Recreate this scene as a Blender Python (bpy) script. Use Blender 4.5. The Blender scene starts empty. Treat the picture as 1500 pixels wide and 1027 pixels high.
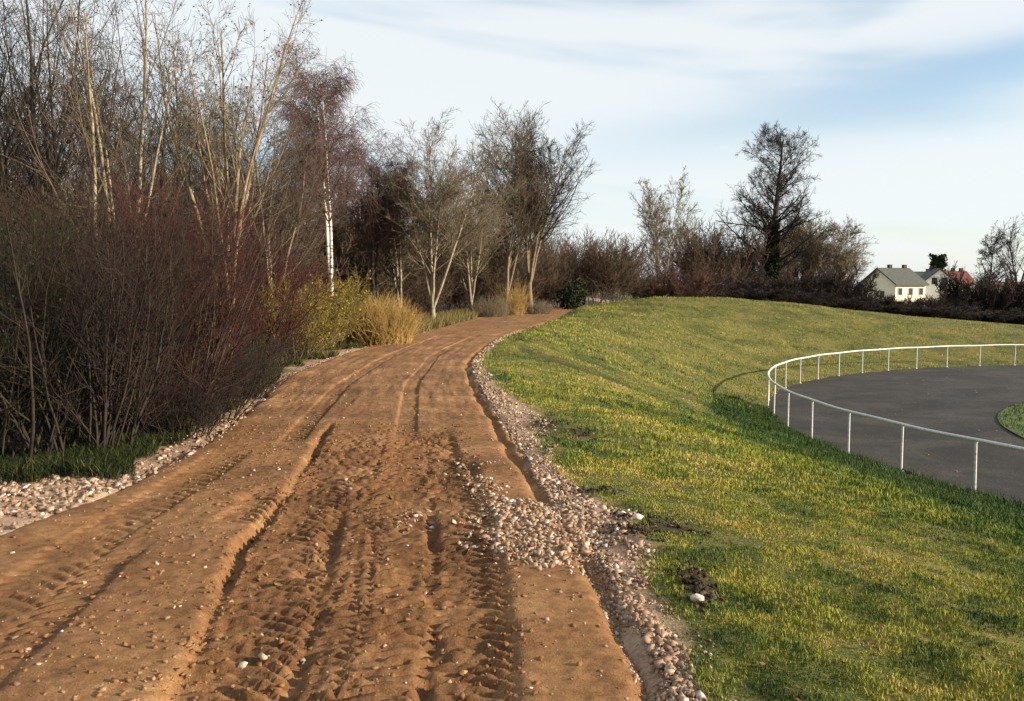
import bpy, math, random
import numpy as np

# ------------------------------------------------------------------ camera, sky, sun, exposure
SC = bpy.context.scene
COL = SC.collection
PITCH = 4.2
EYE = 1.6
cam_d = bpy.data.cameras.new('camera')
cam = bpy.data.objects.new('camera', cam_d)
COL.objects.link(cam)
cam_d.lens = 31.2
cam_d.sensor_width = 36.0
cam_d.clip_start = 0.1
cam_d.clip_end = 8000
cam.location = (0, 0, EYE)
cam.rotation_euler = (math.radians(90 - PITCH), 0, 0)
SC.camera = cam

SUN_EL = 18.0
SUN_TO = (0.97, -0.27)                      # horizontal direction towards the sun
az = math.atan2(SUN_TO[0], SUN_TO[1])       # clockwise from +Y
world = bpy.data.worlds.new('World')
SC.world = world
world.use_nodes = True
wn, wl = world.node_tree.nodes, world.node_tree.links
wn.clear()
wout = wn.new('ShaderNodeOutputWorld')
bg = wn.new('ShaderNodeBackground')
bg.inputs['Strength'].default_value = 0.10
sky = wn.new('ShaderNodeTexSky')
sky.sky_type = 'NISHITA'
sky.sun_disc = False
sky.sun_elevation = math.radians(SUN_EL)
sky.sun_rotation = az
sky.air_density = 1.0
sky.dust_density = 0.6
sky.ozone_density = 1.6
tc = wn.new('ShaderNodeTexCoord')
sep = wn.new('ShaderNodeSeparateXYZ')
wl.new(tc.outputs['Generated'], sep.inputs[0])


def wmath(op, a, b=None, c=None, clamp=False):
    n = wn.new('ShaderNodeMath')
    n.operation = op
    n.use_clamp = clamp
    for i, v in enumerate((a, b, c)):
        if v is None:
            continue
        if isinstance(v, (int, float)):
            n.inputs[i].default_value = v
        else:
            wl.new(v, n.inputs[i])
    return n.outputs[0]


azn = wmath('ARCTAN2', sep.outputs[0], sep.outputs[1])
eln = wmath('ARCSINE', sep.outputs[2])
# long flat cirrus bands, slightly tilted
el_t = wmath('ADD', eln, wmath('MULTIPLY', azn, 0.10))
comb = wn.new('ShaderNodeCombineXYZ')
wl.new(wmath('MULTIPLY', azn, 1.25), comb.inputs[0])
wl.new(wmath('MULTIPLY', el_t, 7.5), comb.inputs[1])
comb.inputs[2].default_value = 1.0
cn = wn.new('ShaderNodeTexNoise')
cn.inputs['Scale'].default_value = 1.0
cn.inputs['Detail'].default_value = 4.0
cn.inputs['Roughness'].default_value = 0.5
cn.inputs['Distortion'].default_value = 0.25
wl.new(comb.outputs[0], cn.inputs['Vector'])
cr = wn.new('ShaderNodeMapRange')
cr.interpolation_type = 'SMOOTHSTEP'
cr.inputs['From Min'].default_value = 0.36
cr.inputs['From Max'].default_value = 0.53
cr.inputs['To Min'].default_value = 0.15
cr.inputs['To Max'].default_value = 0.92
wl.new(cn.outputs[0], cr.inputs['Value'])
# thin veil near the horizon all the way round
veil = wn.new('ShaderNodeMapRange')
veil.interpolation_type = 'SMOOTHSTEP'
veil.inputs['From Min'].default_value = 0.0
veil.inputs['From Max'].default_value = 0.17
veil.inputs['To Min'].default_value = 0.75
veil.inputs['To Max'].default_value = 0.0
wl.new(eln, veil.inputs['Value'])
mask0 = wmath('MAXIMUM', cr.outputs[0], veil.outputs[0])
# a long clear gap between two cirrus bands, rising towards the right
gq = wmath('SUBTRACT', wmath('SUBTRACT', eln, wmath('MULTIPLY', azn, 0.13)), 0.148)
gq = wmath('ADD', gq, wmath('MULTIPLY', wmath('SUBTRACT', cn.outputs[0], 0.5), 0.12))
gq = wmath('DIVIDE', gq, 0.032)
gap = wmath('EXPONENT', wmath('MULTIPLY', wmath('MULTIPLY', gq, gq), -1.0))
gaz = wn.new('ShaderNodeMapRange')
gaz.interpolation_type = 'SMOOTHSTEP'
gaz.inputs['From Min'].default_value = -0.1
gaz.inputs['From Max'].default_value = 0.5
wl.new(azn, gaz.inputs['Value'])
mask = wmath('MULTIPLY', mask0, wmath('SUBTRACT', 1.0, wmath('MULTIPLY', wmath('MULTIPLY', gap, gaz.outputs[0]), 0.85)))
mixc = wn.new('ShaderNodeMix')
mixc.data_type = 'RGBA'
wl.new(mask, mixc.inputs[0])
wl.new(sky.outputs[0], mixc.inputs[6])
mixc.inputs[7].default_value = (4.5, 4.75, 4.85, 1)
wl.new(mixc.outputs[2], bg.inputs['Color'])
wl.new(bg.outputs[0], wout.inputs['Surface'])

sun_d = bpy.data.lights.new('sun', 'SUN')
sun_d.energy = 5.0
sun_d.angle = math.radians(0.6)
sun_d.color = (1.0, 0.87, 0.68)
sun = bpy.data.objects.new('sun', sun_d)
COL.objects.link(sun)
_h = math.hypot(*SUN_TO)
sx, sy = SUN_TO[0] / _h * math.cos(math.radians(SUN_EL)), SUN_TO[1] / _h * math.cos(math.radians(SUN_EL))
sz = math.sin(math.radians(SUN_EL))
from mathutils import Vector
sun.rotation_euler = Vector((sx, sy, sz)).to_track_quat('Z', 'Y').to_euler()

SC.view_settings.view_transform = 'Standard'
SC.view_settings.look = 'None'
SC.view_settings.exposure = 1.0
SC.view_settings.gamma = 1.0
SC.view_settings.use_curve_mapping = False
SC.cycles.max_bounces = 5
SC.cycles.diffuse_bounces = 3
SC.cycles.transparent_max_bounces = 4

rng = np.random.default_rng(7)
random.seed(7)
F = 1300.0                                   # focal length in pixels of the 1500 px wide picture


def lateral(px, depth):
    return (px - 750.0) / F * depth


def top_height(py, depth, ground=0.0):
    return EYE + (418.0 - py) * depth / F - ground


# ------------------------------------------------------------------ helpers
def tag(o, label=None, cat=None, group=None, kind=None):
    if label: o['label'] = label
    if cat: o['category'] = cat
    if group: o['group'] = group
    if kind: o['kind'] = kind
    return o


def raw_mesh(name, verts, faces, smooth=False, attrs=None):
    """faces: (M,k) int array, or a list of such arrays"""
    me = bpy.data.meshes.new(name)
    if not isinstance(faces, (list, tuple)):
        faces = [faces]
    faces = [f for f in faces if len(f)]
    verts = np.asarray(verts, dtype=np.float32)
    me.vertices.add(len(verts))
    me.vertices.foreach_set('co', verts.ravel())
    loops = np.concatenate([f.ravel() for f in faces]).astype(np.int32)
    counts = np.concatenate([np.full(len(f), f.shape[1], np.int32) for f in faces])
    starts = np.concatenate([[0], np.cumsum(counts)[:-1]]).astype(np.int32)
    me.loops.add(len(loops))
    me.loops.foreach_set('vertex_index', loops)
    me.polygons.add(len(counts))
    me.polygons.foreach_set('loop_start', starts)
    me.polygons.foreach_set('loop_total', counts)
    if smooth:
        me.polygons.foreach_set('use_smooth', np.ones(len(counts), bool))
    for k, v in (attrs or {}).items():
        a = me.attributes.new(k, 'FLOAT', 'POINT')
        a.data.foreach_set('value', np.asarray(v, dtype=np.float32))
    me.update(calc_edges=True)
    return me


def link(name, me, mat=None, parent=None, loc=None):
    o = bpy.data.objects.new(name, me)
    COL.objects.link(o)
    if mat is not None and me is not None and not me.materials:
        me.materials.append(mat)
    if parent is not None:
        o.parent = parent
    if loc is not None:
        o.location = loc
    return o


def empty(name, loc=(0, 0, 0), rz=0.0):
    o = bpy.data.objects.new(name, None)
    o.empty_display_size = 0.2
    COL.objects.link(o)
    o.location = loc
    o.rotation_euler = (0, 0, rz)
    return o


def sstep(a, b, x):
    t = np.clip((x - a) / (b - a), 0, 1)
    return t * t * (3 - 2 * t)


_perm = np.random.default_rng(3).random((512, 512)).astype(np.float32)


def vnoise(x, y, seed=0):
    x = x + seed * 17.31
    y = y + seed * 9.77
    xi = np.floor(x).astype(int); yi = np.floor(y).astype(int)
    fx = x - xi; fy = y - yi
    fx = fx * fx * (3 - 2 * fx); fy = fy * fy * (3 - 2 * fy)
    a = _perm[xi % 512, yi % 512]; b = _perm[(xi + 1) % 512, yi % 512]
    c = _perm[xi % 512, (yi + 1) % 512]; d = _perm[(xi + 1) % 512, (yi + 1) % 512]
    return (a * (1 - fx) + b * fx) * (1 - fy) + (c * (1 - fx) + d * fx) * fy - 0.5


def fbm(x, y, scale, octs=3, seed=0, gain=0.5):
    s = 0; a = 1.0; f = 1.0 / scale
    for k in range(octs):
        s = s + a * vnoise(x * f, y * f, seed + k * 5)
        a *= gain; f *= 2.03
    return s


# ------------------------------------------------------------------ materials
def newmat(name):
    m = bpy.data.materials.new(name)
    m.use_nodes = True
    nt = m.node_tree
    bs = nt.nodes['Principled BSDF']
    bs.inputs['Specular IOR Level'].default_value = 0.2
    bs.inputs['Roughness'].default_value = 0.85
    return m, nt, bs


def ramp(nt, stops, fac):
    r = nt.nodes.new('ShaderNodeValToRGB')
    els = r.color_ramp.elements
    while len(els) > len(stops):
        els.remove(els[-1])
    while len(els) < len(stops):
        els.new(0.5)
    for e, (p, c) in zip(els, stops):
        e.position = p
        e.color = (*c, 1)
    nt.links.new(fac, r.inputs[0])
    return r.outputs[0]


def noise(nt, scale, detail=3, rough=0.6, vec=None, dist=0.0):
    n = nt.nodes.new('ShaderNodeTexNoise')
    n.inputs['Scale'].default_value = scale
    n.inputs['Detail'].default_value = detail
    n.inputs['Roughness'].default_value = rough
    n.inputs['Distortion'].default_value = dist
    if vec is None:
        g = nt.nodes.new('ShaderNodeNewGeometry')
        vec = g.outputs['Position']
    nt.links.new(vec, n.inputs['Vector'])
    return n.outputs[0]


def objcoord(nt):
    t = nt.nodes.new('ShaderNodeTexCoord')
    return t.outputs['Object']


def attr(nt, name):
    a = nt.nodes.new('ShaderNodeAttribute')
    a.attribute_name = name
    return a.outputs['Fac']


def mixc_(nt, fac, a, b, blend='MIX'):
    m = nt.nodes.new('ShaderNodeMix')
    m.data_type = 'RGBA'
    m.blend_type = blend
    for s, v in ((0, fac), (6, a), (7, b)):
        if isinstance(v, (int, float)):
            m.inputs[s].default_value = v
        elif isinstance(v, tuple):
            m.inputs[s].default_value = (*v, 1)
        else:
            nt.links.new(v, m.inputs[s])
    return m.outputs[2]


def mth(nt, op, a, b, clamp=False):
    m = nt.nodes.new('ShaderNodeMath')
    m.operation = op
    m.use_clamp = clamp
    for i, v in enumerate((a, b)):
        if isinstance(v, (int, float)):
            m.inputs[i].default_value = v
        else:
            nt.links.new(v, m.inputs[i])
    return m.outputs[0]


def bump(nt, bs, h, strength, dist=0.02):
    b = nt.nodes.new('ShaderNodeBump')
    b.inputs['Strength'].default_value = strength
    b.inputs['Distance'].default_value = dist
    nt.links.new(h, b.inputs['Height'])
    nt.links.new(b.outputs[0], bs.inputs['Normal'])


def mat_bark(name, c1, c2, scale=6.0):
    m, nt, bs = newmat(name)
    n = noise(nt, scale, 4, 0.65, objcoord(nt))
    c = ramp(nt, [(0.3, c1), (0.7, c2)], n)
    nt.links.new(c, bs.inputs['Base Color'])
    return m


def mat_birch():
    m, nt, bs = newmat('birch_bark')
    mp = nt.nodes.new('ShaderNodeMapping')
    mp.inputs['Scale'].default_value = (2.0, 2.0, 9.0)
    nt.links.new(objcoord(nt), mp.inputs[0])
    n = noise(nt, 1.6, 4, 0.7, mp.outputs[0])
    c = ramp(nt, [(0.40, (0.05, 0.04, 0.035)), (0.47, (0.62, 0.57, 0.50)), (1.0, (0.78, 0.74, 0.66))], n)
    nt.links.new(c, bs.inputs['Base Color'])
    return m


def mat_tint(name, stops, rough=0.85, vary=0.0, spec=0.15):
    """colour looked up by the per-piece attribute tint"""
    m, nt, bs = newmat(name)
    t = attr(nt, 'tint')
    if vary:
        n = noise(nt, 30, 3, 0.6)
        t = mth(nt, 'ADD', t, mth(nt, 'MULTIPLY', mth(nt, 'SUBTRACT', n, 0.5), vary), True)
    nt.links.new(ramp(nt, stops, t), bs.inputs['Base Color'])
    bs.inputs['Roughness'].default_value = rough
    bs.inputs['Specular IOR Level'].default_value = spec
    return m


M_bark = {
    'grey': mat_bark('grey_brown_bark', (0.10, 0.075, 0.05), (0.24, 0.19, 0.13)),
    'pale': mat_bark('pale_bark', (0.11, 0.085, 0.055), (0.38, 0.31, 0.21)),
    'dark': mat_bark('dark_bark', (0.018, 0.014, 0.011), (0.055, 0.043, 0.032)),
    'gold': mat_bark('tan_bark', (0.085, 0.058, 0.032), (0.33, 0.235, 0.14)),
    'birch': mat_birch(),
    'red': mat_bark('red_twig_bark', (0.035, 0.012, 0.010), (0.11, 0.035, 0.028)),
    'black': mat_bark('black_brown_bark', (0.014, 0.011, 0.009), (0.045, 0.034, 0.025)),
}
M_twig = {
    'grey': mat_bark('grey_twigs', (0.055, 0.042, 0.030), (0.14, 0.105, 0.07), 1.2),
    'pale': mat_bark('pale_twigs', (0.085, 0.065, 0.042), (0.21, 0.165, 0.105), 1.2),
    'dark': mat_bark('dark_twigs', (0.010, 0.008, 0.0065), (0.038, 0.028, 0.021), 1.2),
    'purple': mat_bark('purple_brown_twigs', (0.055, 0.03, 0.028), (0.15, 0.085, 0.07), 1.2),
    'russet': mat_bark('russet_dull_twigs', (0.035, 0.018, 0.014), (0.12, 0.058, 0.042), 1.2),
    'umber': mat_bark('umber_twigs', (0.034, 0.023, 0.016), (0.125, 0.083, 0.055), 1.2),
    'red': mat_bark('dark_red_twigs', (0.025, 0.008, 0.008), (0.10, 0.028, 0.024), 1.2),
    'brownred': mat_bark('russet_twigs', (0.016, 0.008, 0.0065), (0.070, 0.032, 0.024), 1.2),
    'olive': mat_bark('olive_twigs', (0.009, 0.008, 0.005), (0.042, 0.035, 0.018), 1.2),
    'willow': mat_bark('yellow_willow_twigs', (0.09, 0.065, 0.014), (0.25, 0.175, 0.04), 1.6),
    'goldgrass': mat_bark('golden_stalks', (0.20, 0.125, 0.035), (0.44, 0.29, 0.10), 1.8),
    'black': mat_bark('black_brown_twigs', (0.010, 0.008, 0.007), (0.045, 0.03, 0.024), 1.2),
}
M_leaf_ever = mat_tint('evergreen_leaves', [(0, (0.008, 0.011, 0.006)), (1, (0.034, 0.044, 0.018))])
M_leaf_dead = mat_tint('withered_leaves', [(0, (0.05, 0.025, 0.012)), (1, (0.22, 0.11, 0.04))])
M_leaf_willow = mat_tint('late_willow_leaves', [(0, (0.06, 0.06, 0.012)), (1, (0.28, 0.22, 0.04))])
M_bud = mat_tint('buds_and_cones', [(0, (0.02, 0.014, 0.01)), (1, (0.09, 0.06, 0.035))])

# ------------------------------------------------------------------ lie of the land
_yt = np.linspace(-20, 140, 1601)


def smooth_curve(ys, xs, sig=12):
    v = np.interp(_yt, ys, xs)
    k = np.exp(-0.5 * (np.arange(-40, 41) / sig) ** 2); k /= k.sum()
    v = np.convolve(np.pad(v, 40, mode='edge'), k, 'valid')
    return v


_xr = smooth_curve([-20, 3.5, 4.6, 6.4, 7.9, 11.4, 16, 18.6, 22, 28.9, 43, 63, 80, 140],
                   [.72, .63, .57, .34, .12, -.26, -.75, -.86, -.75, -.2, 2.2, 4.9, 9.5, 30])
_xl = smooth_curve([-20, 5, 5.9, 6.7, 7.6, 11.4, 15.2, 21.4, 27.7, 45, 53, 63, 80, 140],
                   [-4.2, -3.6, -2.95, -2.85, -2.95, -3.3, -3.95, -3.85, -3.15, -1.6, -.4, 1.3, 5.5, 26])


def xr(y): return np.interp(y, _yt, _xr)
def xl(y): return np.interp(y, _yt, _xl)


CX, CY, CR = 30.0, 25.0, 21.8
ZT = -2.6


def hill_far(u):
    return np.interp(u, [0, 4.2, 9.7, 14.3, 18.9, 23.5, 28, 34.6, 60], [0, .10, .82, .76, .40, -.15, -.62, -1.15, -2.2])


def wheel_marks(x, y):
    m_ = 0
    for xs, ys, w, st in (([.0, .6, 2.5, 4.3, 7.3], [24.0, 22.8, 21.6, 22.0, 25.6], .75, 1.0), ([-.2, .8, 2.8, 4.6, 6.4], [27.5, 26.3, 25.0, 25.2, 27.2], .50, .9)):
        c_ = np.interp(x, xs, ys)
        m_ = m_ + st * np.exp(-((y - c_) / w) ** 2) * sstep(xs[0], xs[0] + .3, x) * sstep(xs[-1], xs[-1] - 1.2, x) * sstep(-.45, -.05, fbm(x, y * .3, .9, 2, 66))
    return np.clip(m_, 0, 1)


def mud_spots(x, y):
    m_ = 0
    for px_, py_, rx, ry_ in ((.90, 6.05, .20, .20), (1.08, 5.8, .14, .14), (.60, 6.85, .20, .12), (.80, 5.62, .12, .12), (.74, 5.35, .10, .22), (.42, 10.1, .22, .35), (.80, 9.7, .14, .22), (.12, 8.1, .1, .2), (.98, 4.6, .1, .25)):
        m_ = m_ + np.exp(-(((x - px_) / rx) ** 2 + ((y - py_) / ry_) ** 2))
    return np.clip(m_ * (1 + 1.2 * fbm(x, y, .12, 2, 45)), 0, 1)


def ground_z(x, y, fine=True):
    x = np.asarray(x, float); y = np.asarray(y, float)
    x, y = np.broadcast_arrays(x, y)
    yy = np.clip(y, 1, None)
    r = np.hypot(x - CX, y - CY)
    d = r - CR
    P = hill_far(x * 60.0 / np.clip(yy, 40, None)) * sstep(22, 60, y)
    a = np.clip(x - xr(y) - 0.5, 1e-3, None)
    b = np.clip(60 - y, 1e-3, None)
    e = (a ** -2 + b ** -2) ** -0.5
    dd = np.clip(d, 0, None)
    fr = dd / (dd + e + 1e-6)
    S = 0.45 * fr + 0.55 * fr * fr * (3 - 2 * fr)
    right = ZT + (P - ZT) * S
    z = np.where(x > xr(y), right, 0.0)
    # beyond the crest the land falls away to the houses
    fall = np.clip(y - 62, 0, None) * np.clip((x - 2) / 10.0, 0, 1)
    z = z - np.minimum(fall * 0.06, 3.2)
    z = np.where(d < 0.0, ZT - np.minimum(-d * 0.5, 0.14), z)
    # wooded strip on the left: slightly lower, uneven
    le = np.clip(xl(y) - x, 0, None)
    z = z - 0.10 * sstep(0.6, 3.0, le) * (x < xl(y))
    if fine:
        amp = np.where(d < 0.05, 0.0, 1.0)
        z = z + amp * (0.05 * fbm(x, y, 1.3, 3, 1) + 0.045 * fbm(x, y, 0.26, 2, 4))
        # two old wheel marks worn across the bank
        z = z - .13 * wheel_marks(x, y) * amp
        mu = mud_spots(x, y)
        z = z + mu * (.02 + .05 * fbm(x, y, .09, 2, 44))
    return z


# spacing grows with distance
def axis_pts(lo, hi, fine_lo, fine_hi, step, grow=1.09):
    pts = list(np.arange(fine_lo, fine_hi, step))
    s = step; p = pts[-1]
    while p < hi:
        s *= grow; p += s; pts.append(p)
    s = step; p = pts[0]
    while p > lo:
        s *= grow; p -= s; pts.insert(0, p)
    return np.array(pts)


def grid_mesh(name, X, Y, Z, attrs=None, smooth=True):
    ny, nx = X.shape
    v = np.stack([X, Y, Z], -1).reshape(-1, 3)
    i = np.arange(ny * nx).reshape(ny, nx)
    f = np.stack([i[:-1, :-1], i[:-1, 1:], i[1:, 1:], i[1:, :-1]], -1).reshape(-1, 4)
    return raw_mesh(name, v, f, smooth, {k: a.ravel() for k, a in (attrs or {}).items()})


gx = axis_pts(-3000, 3000, -7, 11, 0.14, 1.09)
gy = axis_pts(-60, 6000, 2.2, 20, 0.14, 1.05)
X, Y = np.meshgrid(gx, gy)
Z = ground_z(X, Y)
far = sstep(120, 400, np.hypot(X, Y))
Z = Z * (1 - far) + (-3.2) * far
tR = X - xr(Y); tL = xl(Y) - X
inroad = sstep(0.02, -0.18, np.maximum(tR, tL)) * (Y < 139)
Z = Z - 0.16 * inroad
dc = np.hypot(X - CX, Y - CY) - CR
# attributes that say what grows or lies where
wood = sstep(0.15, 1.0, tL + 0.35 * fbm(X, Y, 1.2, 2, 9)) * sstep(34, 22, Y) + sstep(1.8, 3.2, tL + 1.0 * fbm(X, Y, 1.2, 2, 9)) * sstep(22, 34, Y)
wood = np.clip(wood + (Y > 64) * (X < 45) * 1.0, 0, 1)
edge_w = np.interp(Y, [3, 4.8, 5.3, 6.2, 6.7, 8, 9.5, 11, 13, 20, 60], [.15, .22, .36, .46, .30, .22, .42, .62, .36, .15, .12]) - .03
dirt = sstep(0.12, -0.05, tR - edge_w - 0.10 * fbm(X, Y, 0.5, 3, 2)) * sstep(0.25, 0.0, tL - np.where(Y < 7.2, 2.2, .35) - .5 * fbm(X, Y, .6, 2, 4))
lush = sstep(1.25, .55, (dc + 2.0 * fbm(X, Y, 1.1, 3, 6)) / np.interp(Y, [10, 14, 18, 24, 30], [9.5, 7.4, 5.2, 2.8, 1.7])) * sstep(34, 27, Y) * (dc > 0) * (X > 0)
me = grid_mesh('ground', X, Y, Z, {'wood': wood, 'dirt': dirt, 'lush': lush, 'mud_rut_shade': np.clip(mud_spots(X, Y) + .8 * wheel_marks(X, Y), 0, 1)})  # mud spots, plus rut shadow painted dark along the wheel marks

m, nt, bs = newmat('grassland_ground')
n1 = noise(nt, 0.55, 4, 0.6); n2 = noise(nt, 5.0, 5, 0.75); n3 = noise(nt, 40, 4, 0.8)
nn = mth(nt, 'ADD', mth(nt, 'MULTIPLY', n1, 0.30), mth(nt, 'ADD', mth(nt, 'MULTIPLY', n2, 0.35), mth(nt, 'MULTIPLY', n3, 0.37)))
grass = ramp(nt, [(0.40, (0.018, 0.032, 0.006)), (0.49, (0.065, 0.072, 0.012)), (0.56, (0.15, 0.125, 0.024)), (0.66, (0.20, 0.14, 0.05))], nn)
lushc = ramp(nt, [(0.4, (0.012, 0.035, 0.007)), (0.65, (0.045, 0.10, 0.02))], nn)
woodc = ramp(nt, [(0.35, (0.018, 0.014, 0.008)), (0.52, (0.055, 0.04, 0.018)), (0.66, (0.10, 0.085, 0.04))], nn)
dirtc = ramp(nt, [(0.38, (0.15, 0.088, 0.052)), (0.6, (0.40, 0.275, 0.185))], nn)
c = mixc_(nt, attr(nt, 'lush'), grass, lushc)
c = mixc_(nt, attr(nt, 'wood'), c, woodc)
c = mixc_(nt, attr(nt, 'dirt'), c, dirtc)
c = mixc_(nt, attr(nt, 'mud_rut_shade'), c, ramp(nt, [(.4, (.010, .007, .004)), (.65, (.045, .030, .016))], nn))
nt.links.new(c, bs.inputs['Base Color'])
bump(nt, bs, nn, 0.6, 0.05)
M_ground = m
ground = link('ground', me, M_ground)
tag(ground, kind='structure')

# cinder running track and its infield
def disc(name, cx, cy, R, z, mat, rings=24, seg=160, amp=0.004):
    rr = np.linspace(0.0, 1.0, rings) ** 0.8 * R
    th = np.linspace(0, 2 * math.pi, seg + 1)
    RR, TH = np.meshgrid(rr, th)
    XX = cx + RR * np.cos(TH); YY = cy + RR * np.sin(TH)
    ZZ = z + amp * fbm(XX, YY, 0.8, 2, 3)
    me = grid_mesh(name, XX, YY, ZZ)
    return tag(link(name, me, mat), kind='structure')


m, nt, bs = newmat('black_cinder')
n1 = noise(nt, 0.45, 6, 0.75, None, 0.6); n2 = noise(nt, 22, 4, 0.8)
nn = mth(nt, 'ADD', mth(nt, 'MULTIPLY', n1, 0.42), mth(nt, 'MULTIPLY', n2, 0.58))
nt.links.new(ramp(nt, [(0.40, (0.014, 0.012, 0.011)), (0.52, (0.034, 0.030, 0.027)), (0.62, (0.085, 0.070, 0.055))], nn), bs.inputs['Base Color'])
bump(nt, bs, nn, 0.5, 0.02)
disc('running_track', CX, CY, CR + 0.12, ZT + 0.004, m)
m, nt, bs = newmat('infield_turf')
n1 = noise(nt, 2.0, 5, 0.7)
nt.links.new(ramp(nt, [(0.35, (0.025, 0.05, 0.01)), (0.65, (0.10, 0.13, 0.03))], n1), bs.inputs['Base Color'])
disc('infield', 26.7, 21.7, 12.9, ZT + 0.03, m, amp=0.03)

# ------------------------------------------------------------------ dirt road: real ruts and tyre treads
def line_x(y, ys, xs):
    return np.interp(y, ys, xs)


def churned(x, y):  # weight of darker soil: churned moist middle and painted corner vignette
    near = sstep(10.4, 9.3, y + 0.9 * np.abs(x + 1.1) + 0.3 * fbm(x, y, 0.5, 2, 8))
    B = line_x(y, [2, 3.5, 5.2, 6.9, 9.8, 12], [-1.12, -1.33, -1.62, -1.72, -2.05, -2.3])
    D = line_x(y, [2, 4, 5.5, 7.4, 9.5, 12], [.02, -.03, -.12, -.34, -.62, -.8])
    c = sstep(-.05, 0.12, x - B) * sstep(-.05, 0.10, D - x) * near
    w = sstep(6.6, 4.6, y - .5 * (x + 2)) * sstep(-1.7, -2.1, x)  # lower-left corner dimmed, lens vignetting put into the soil colour
    return np.clip(.75 * c + .55 * w + .5 * sstep(.05, .4, fbm(x, y, 1.1, 3, 95)), 0, 1)


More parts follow.
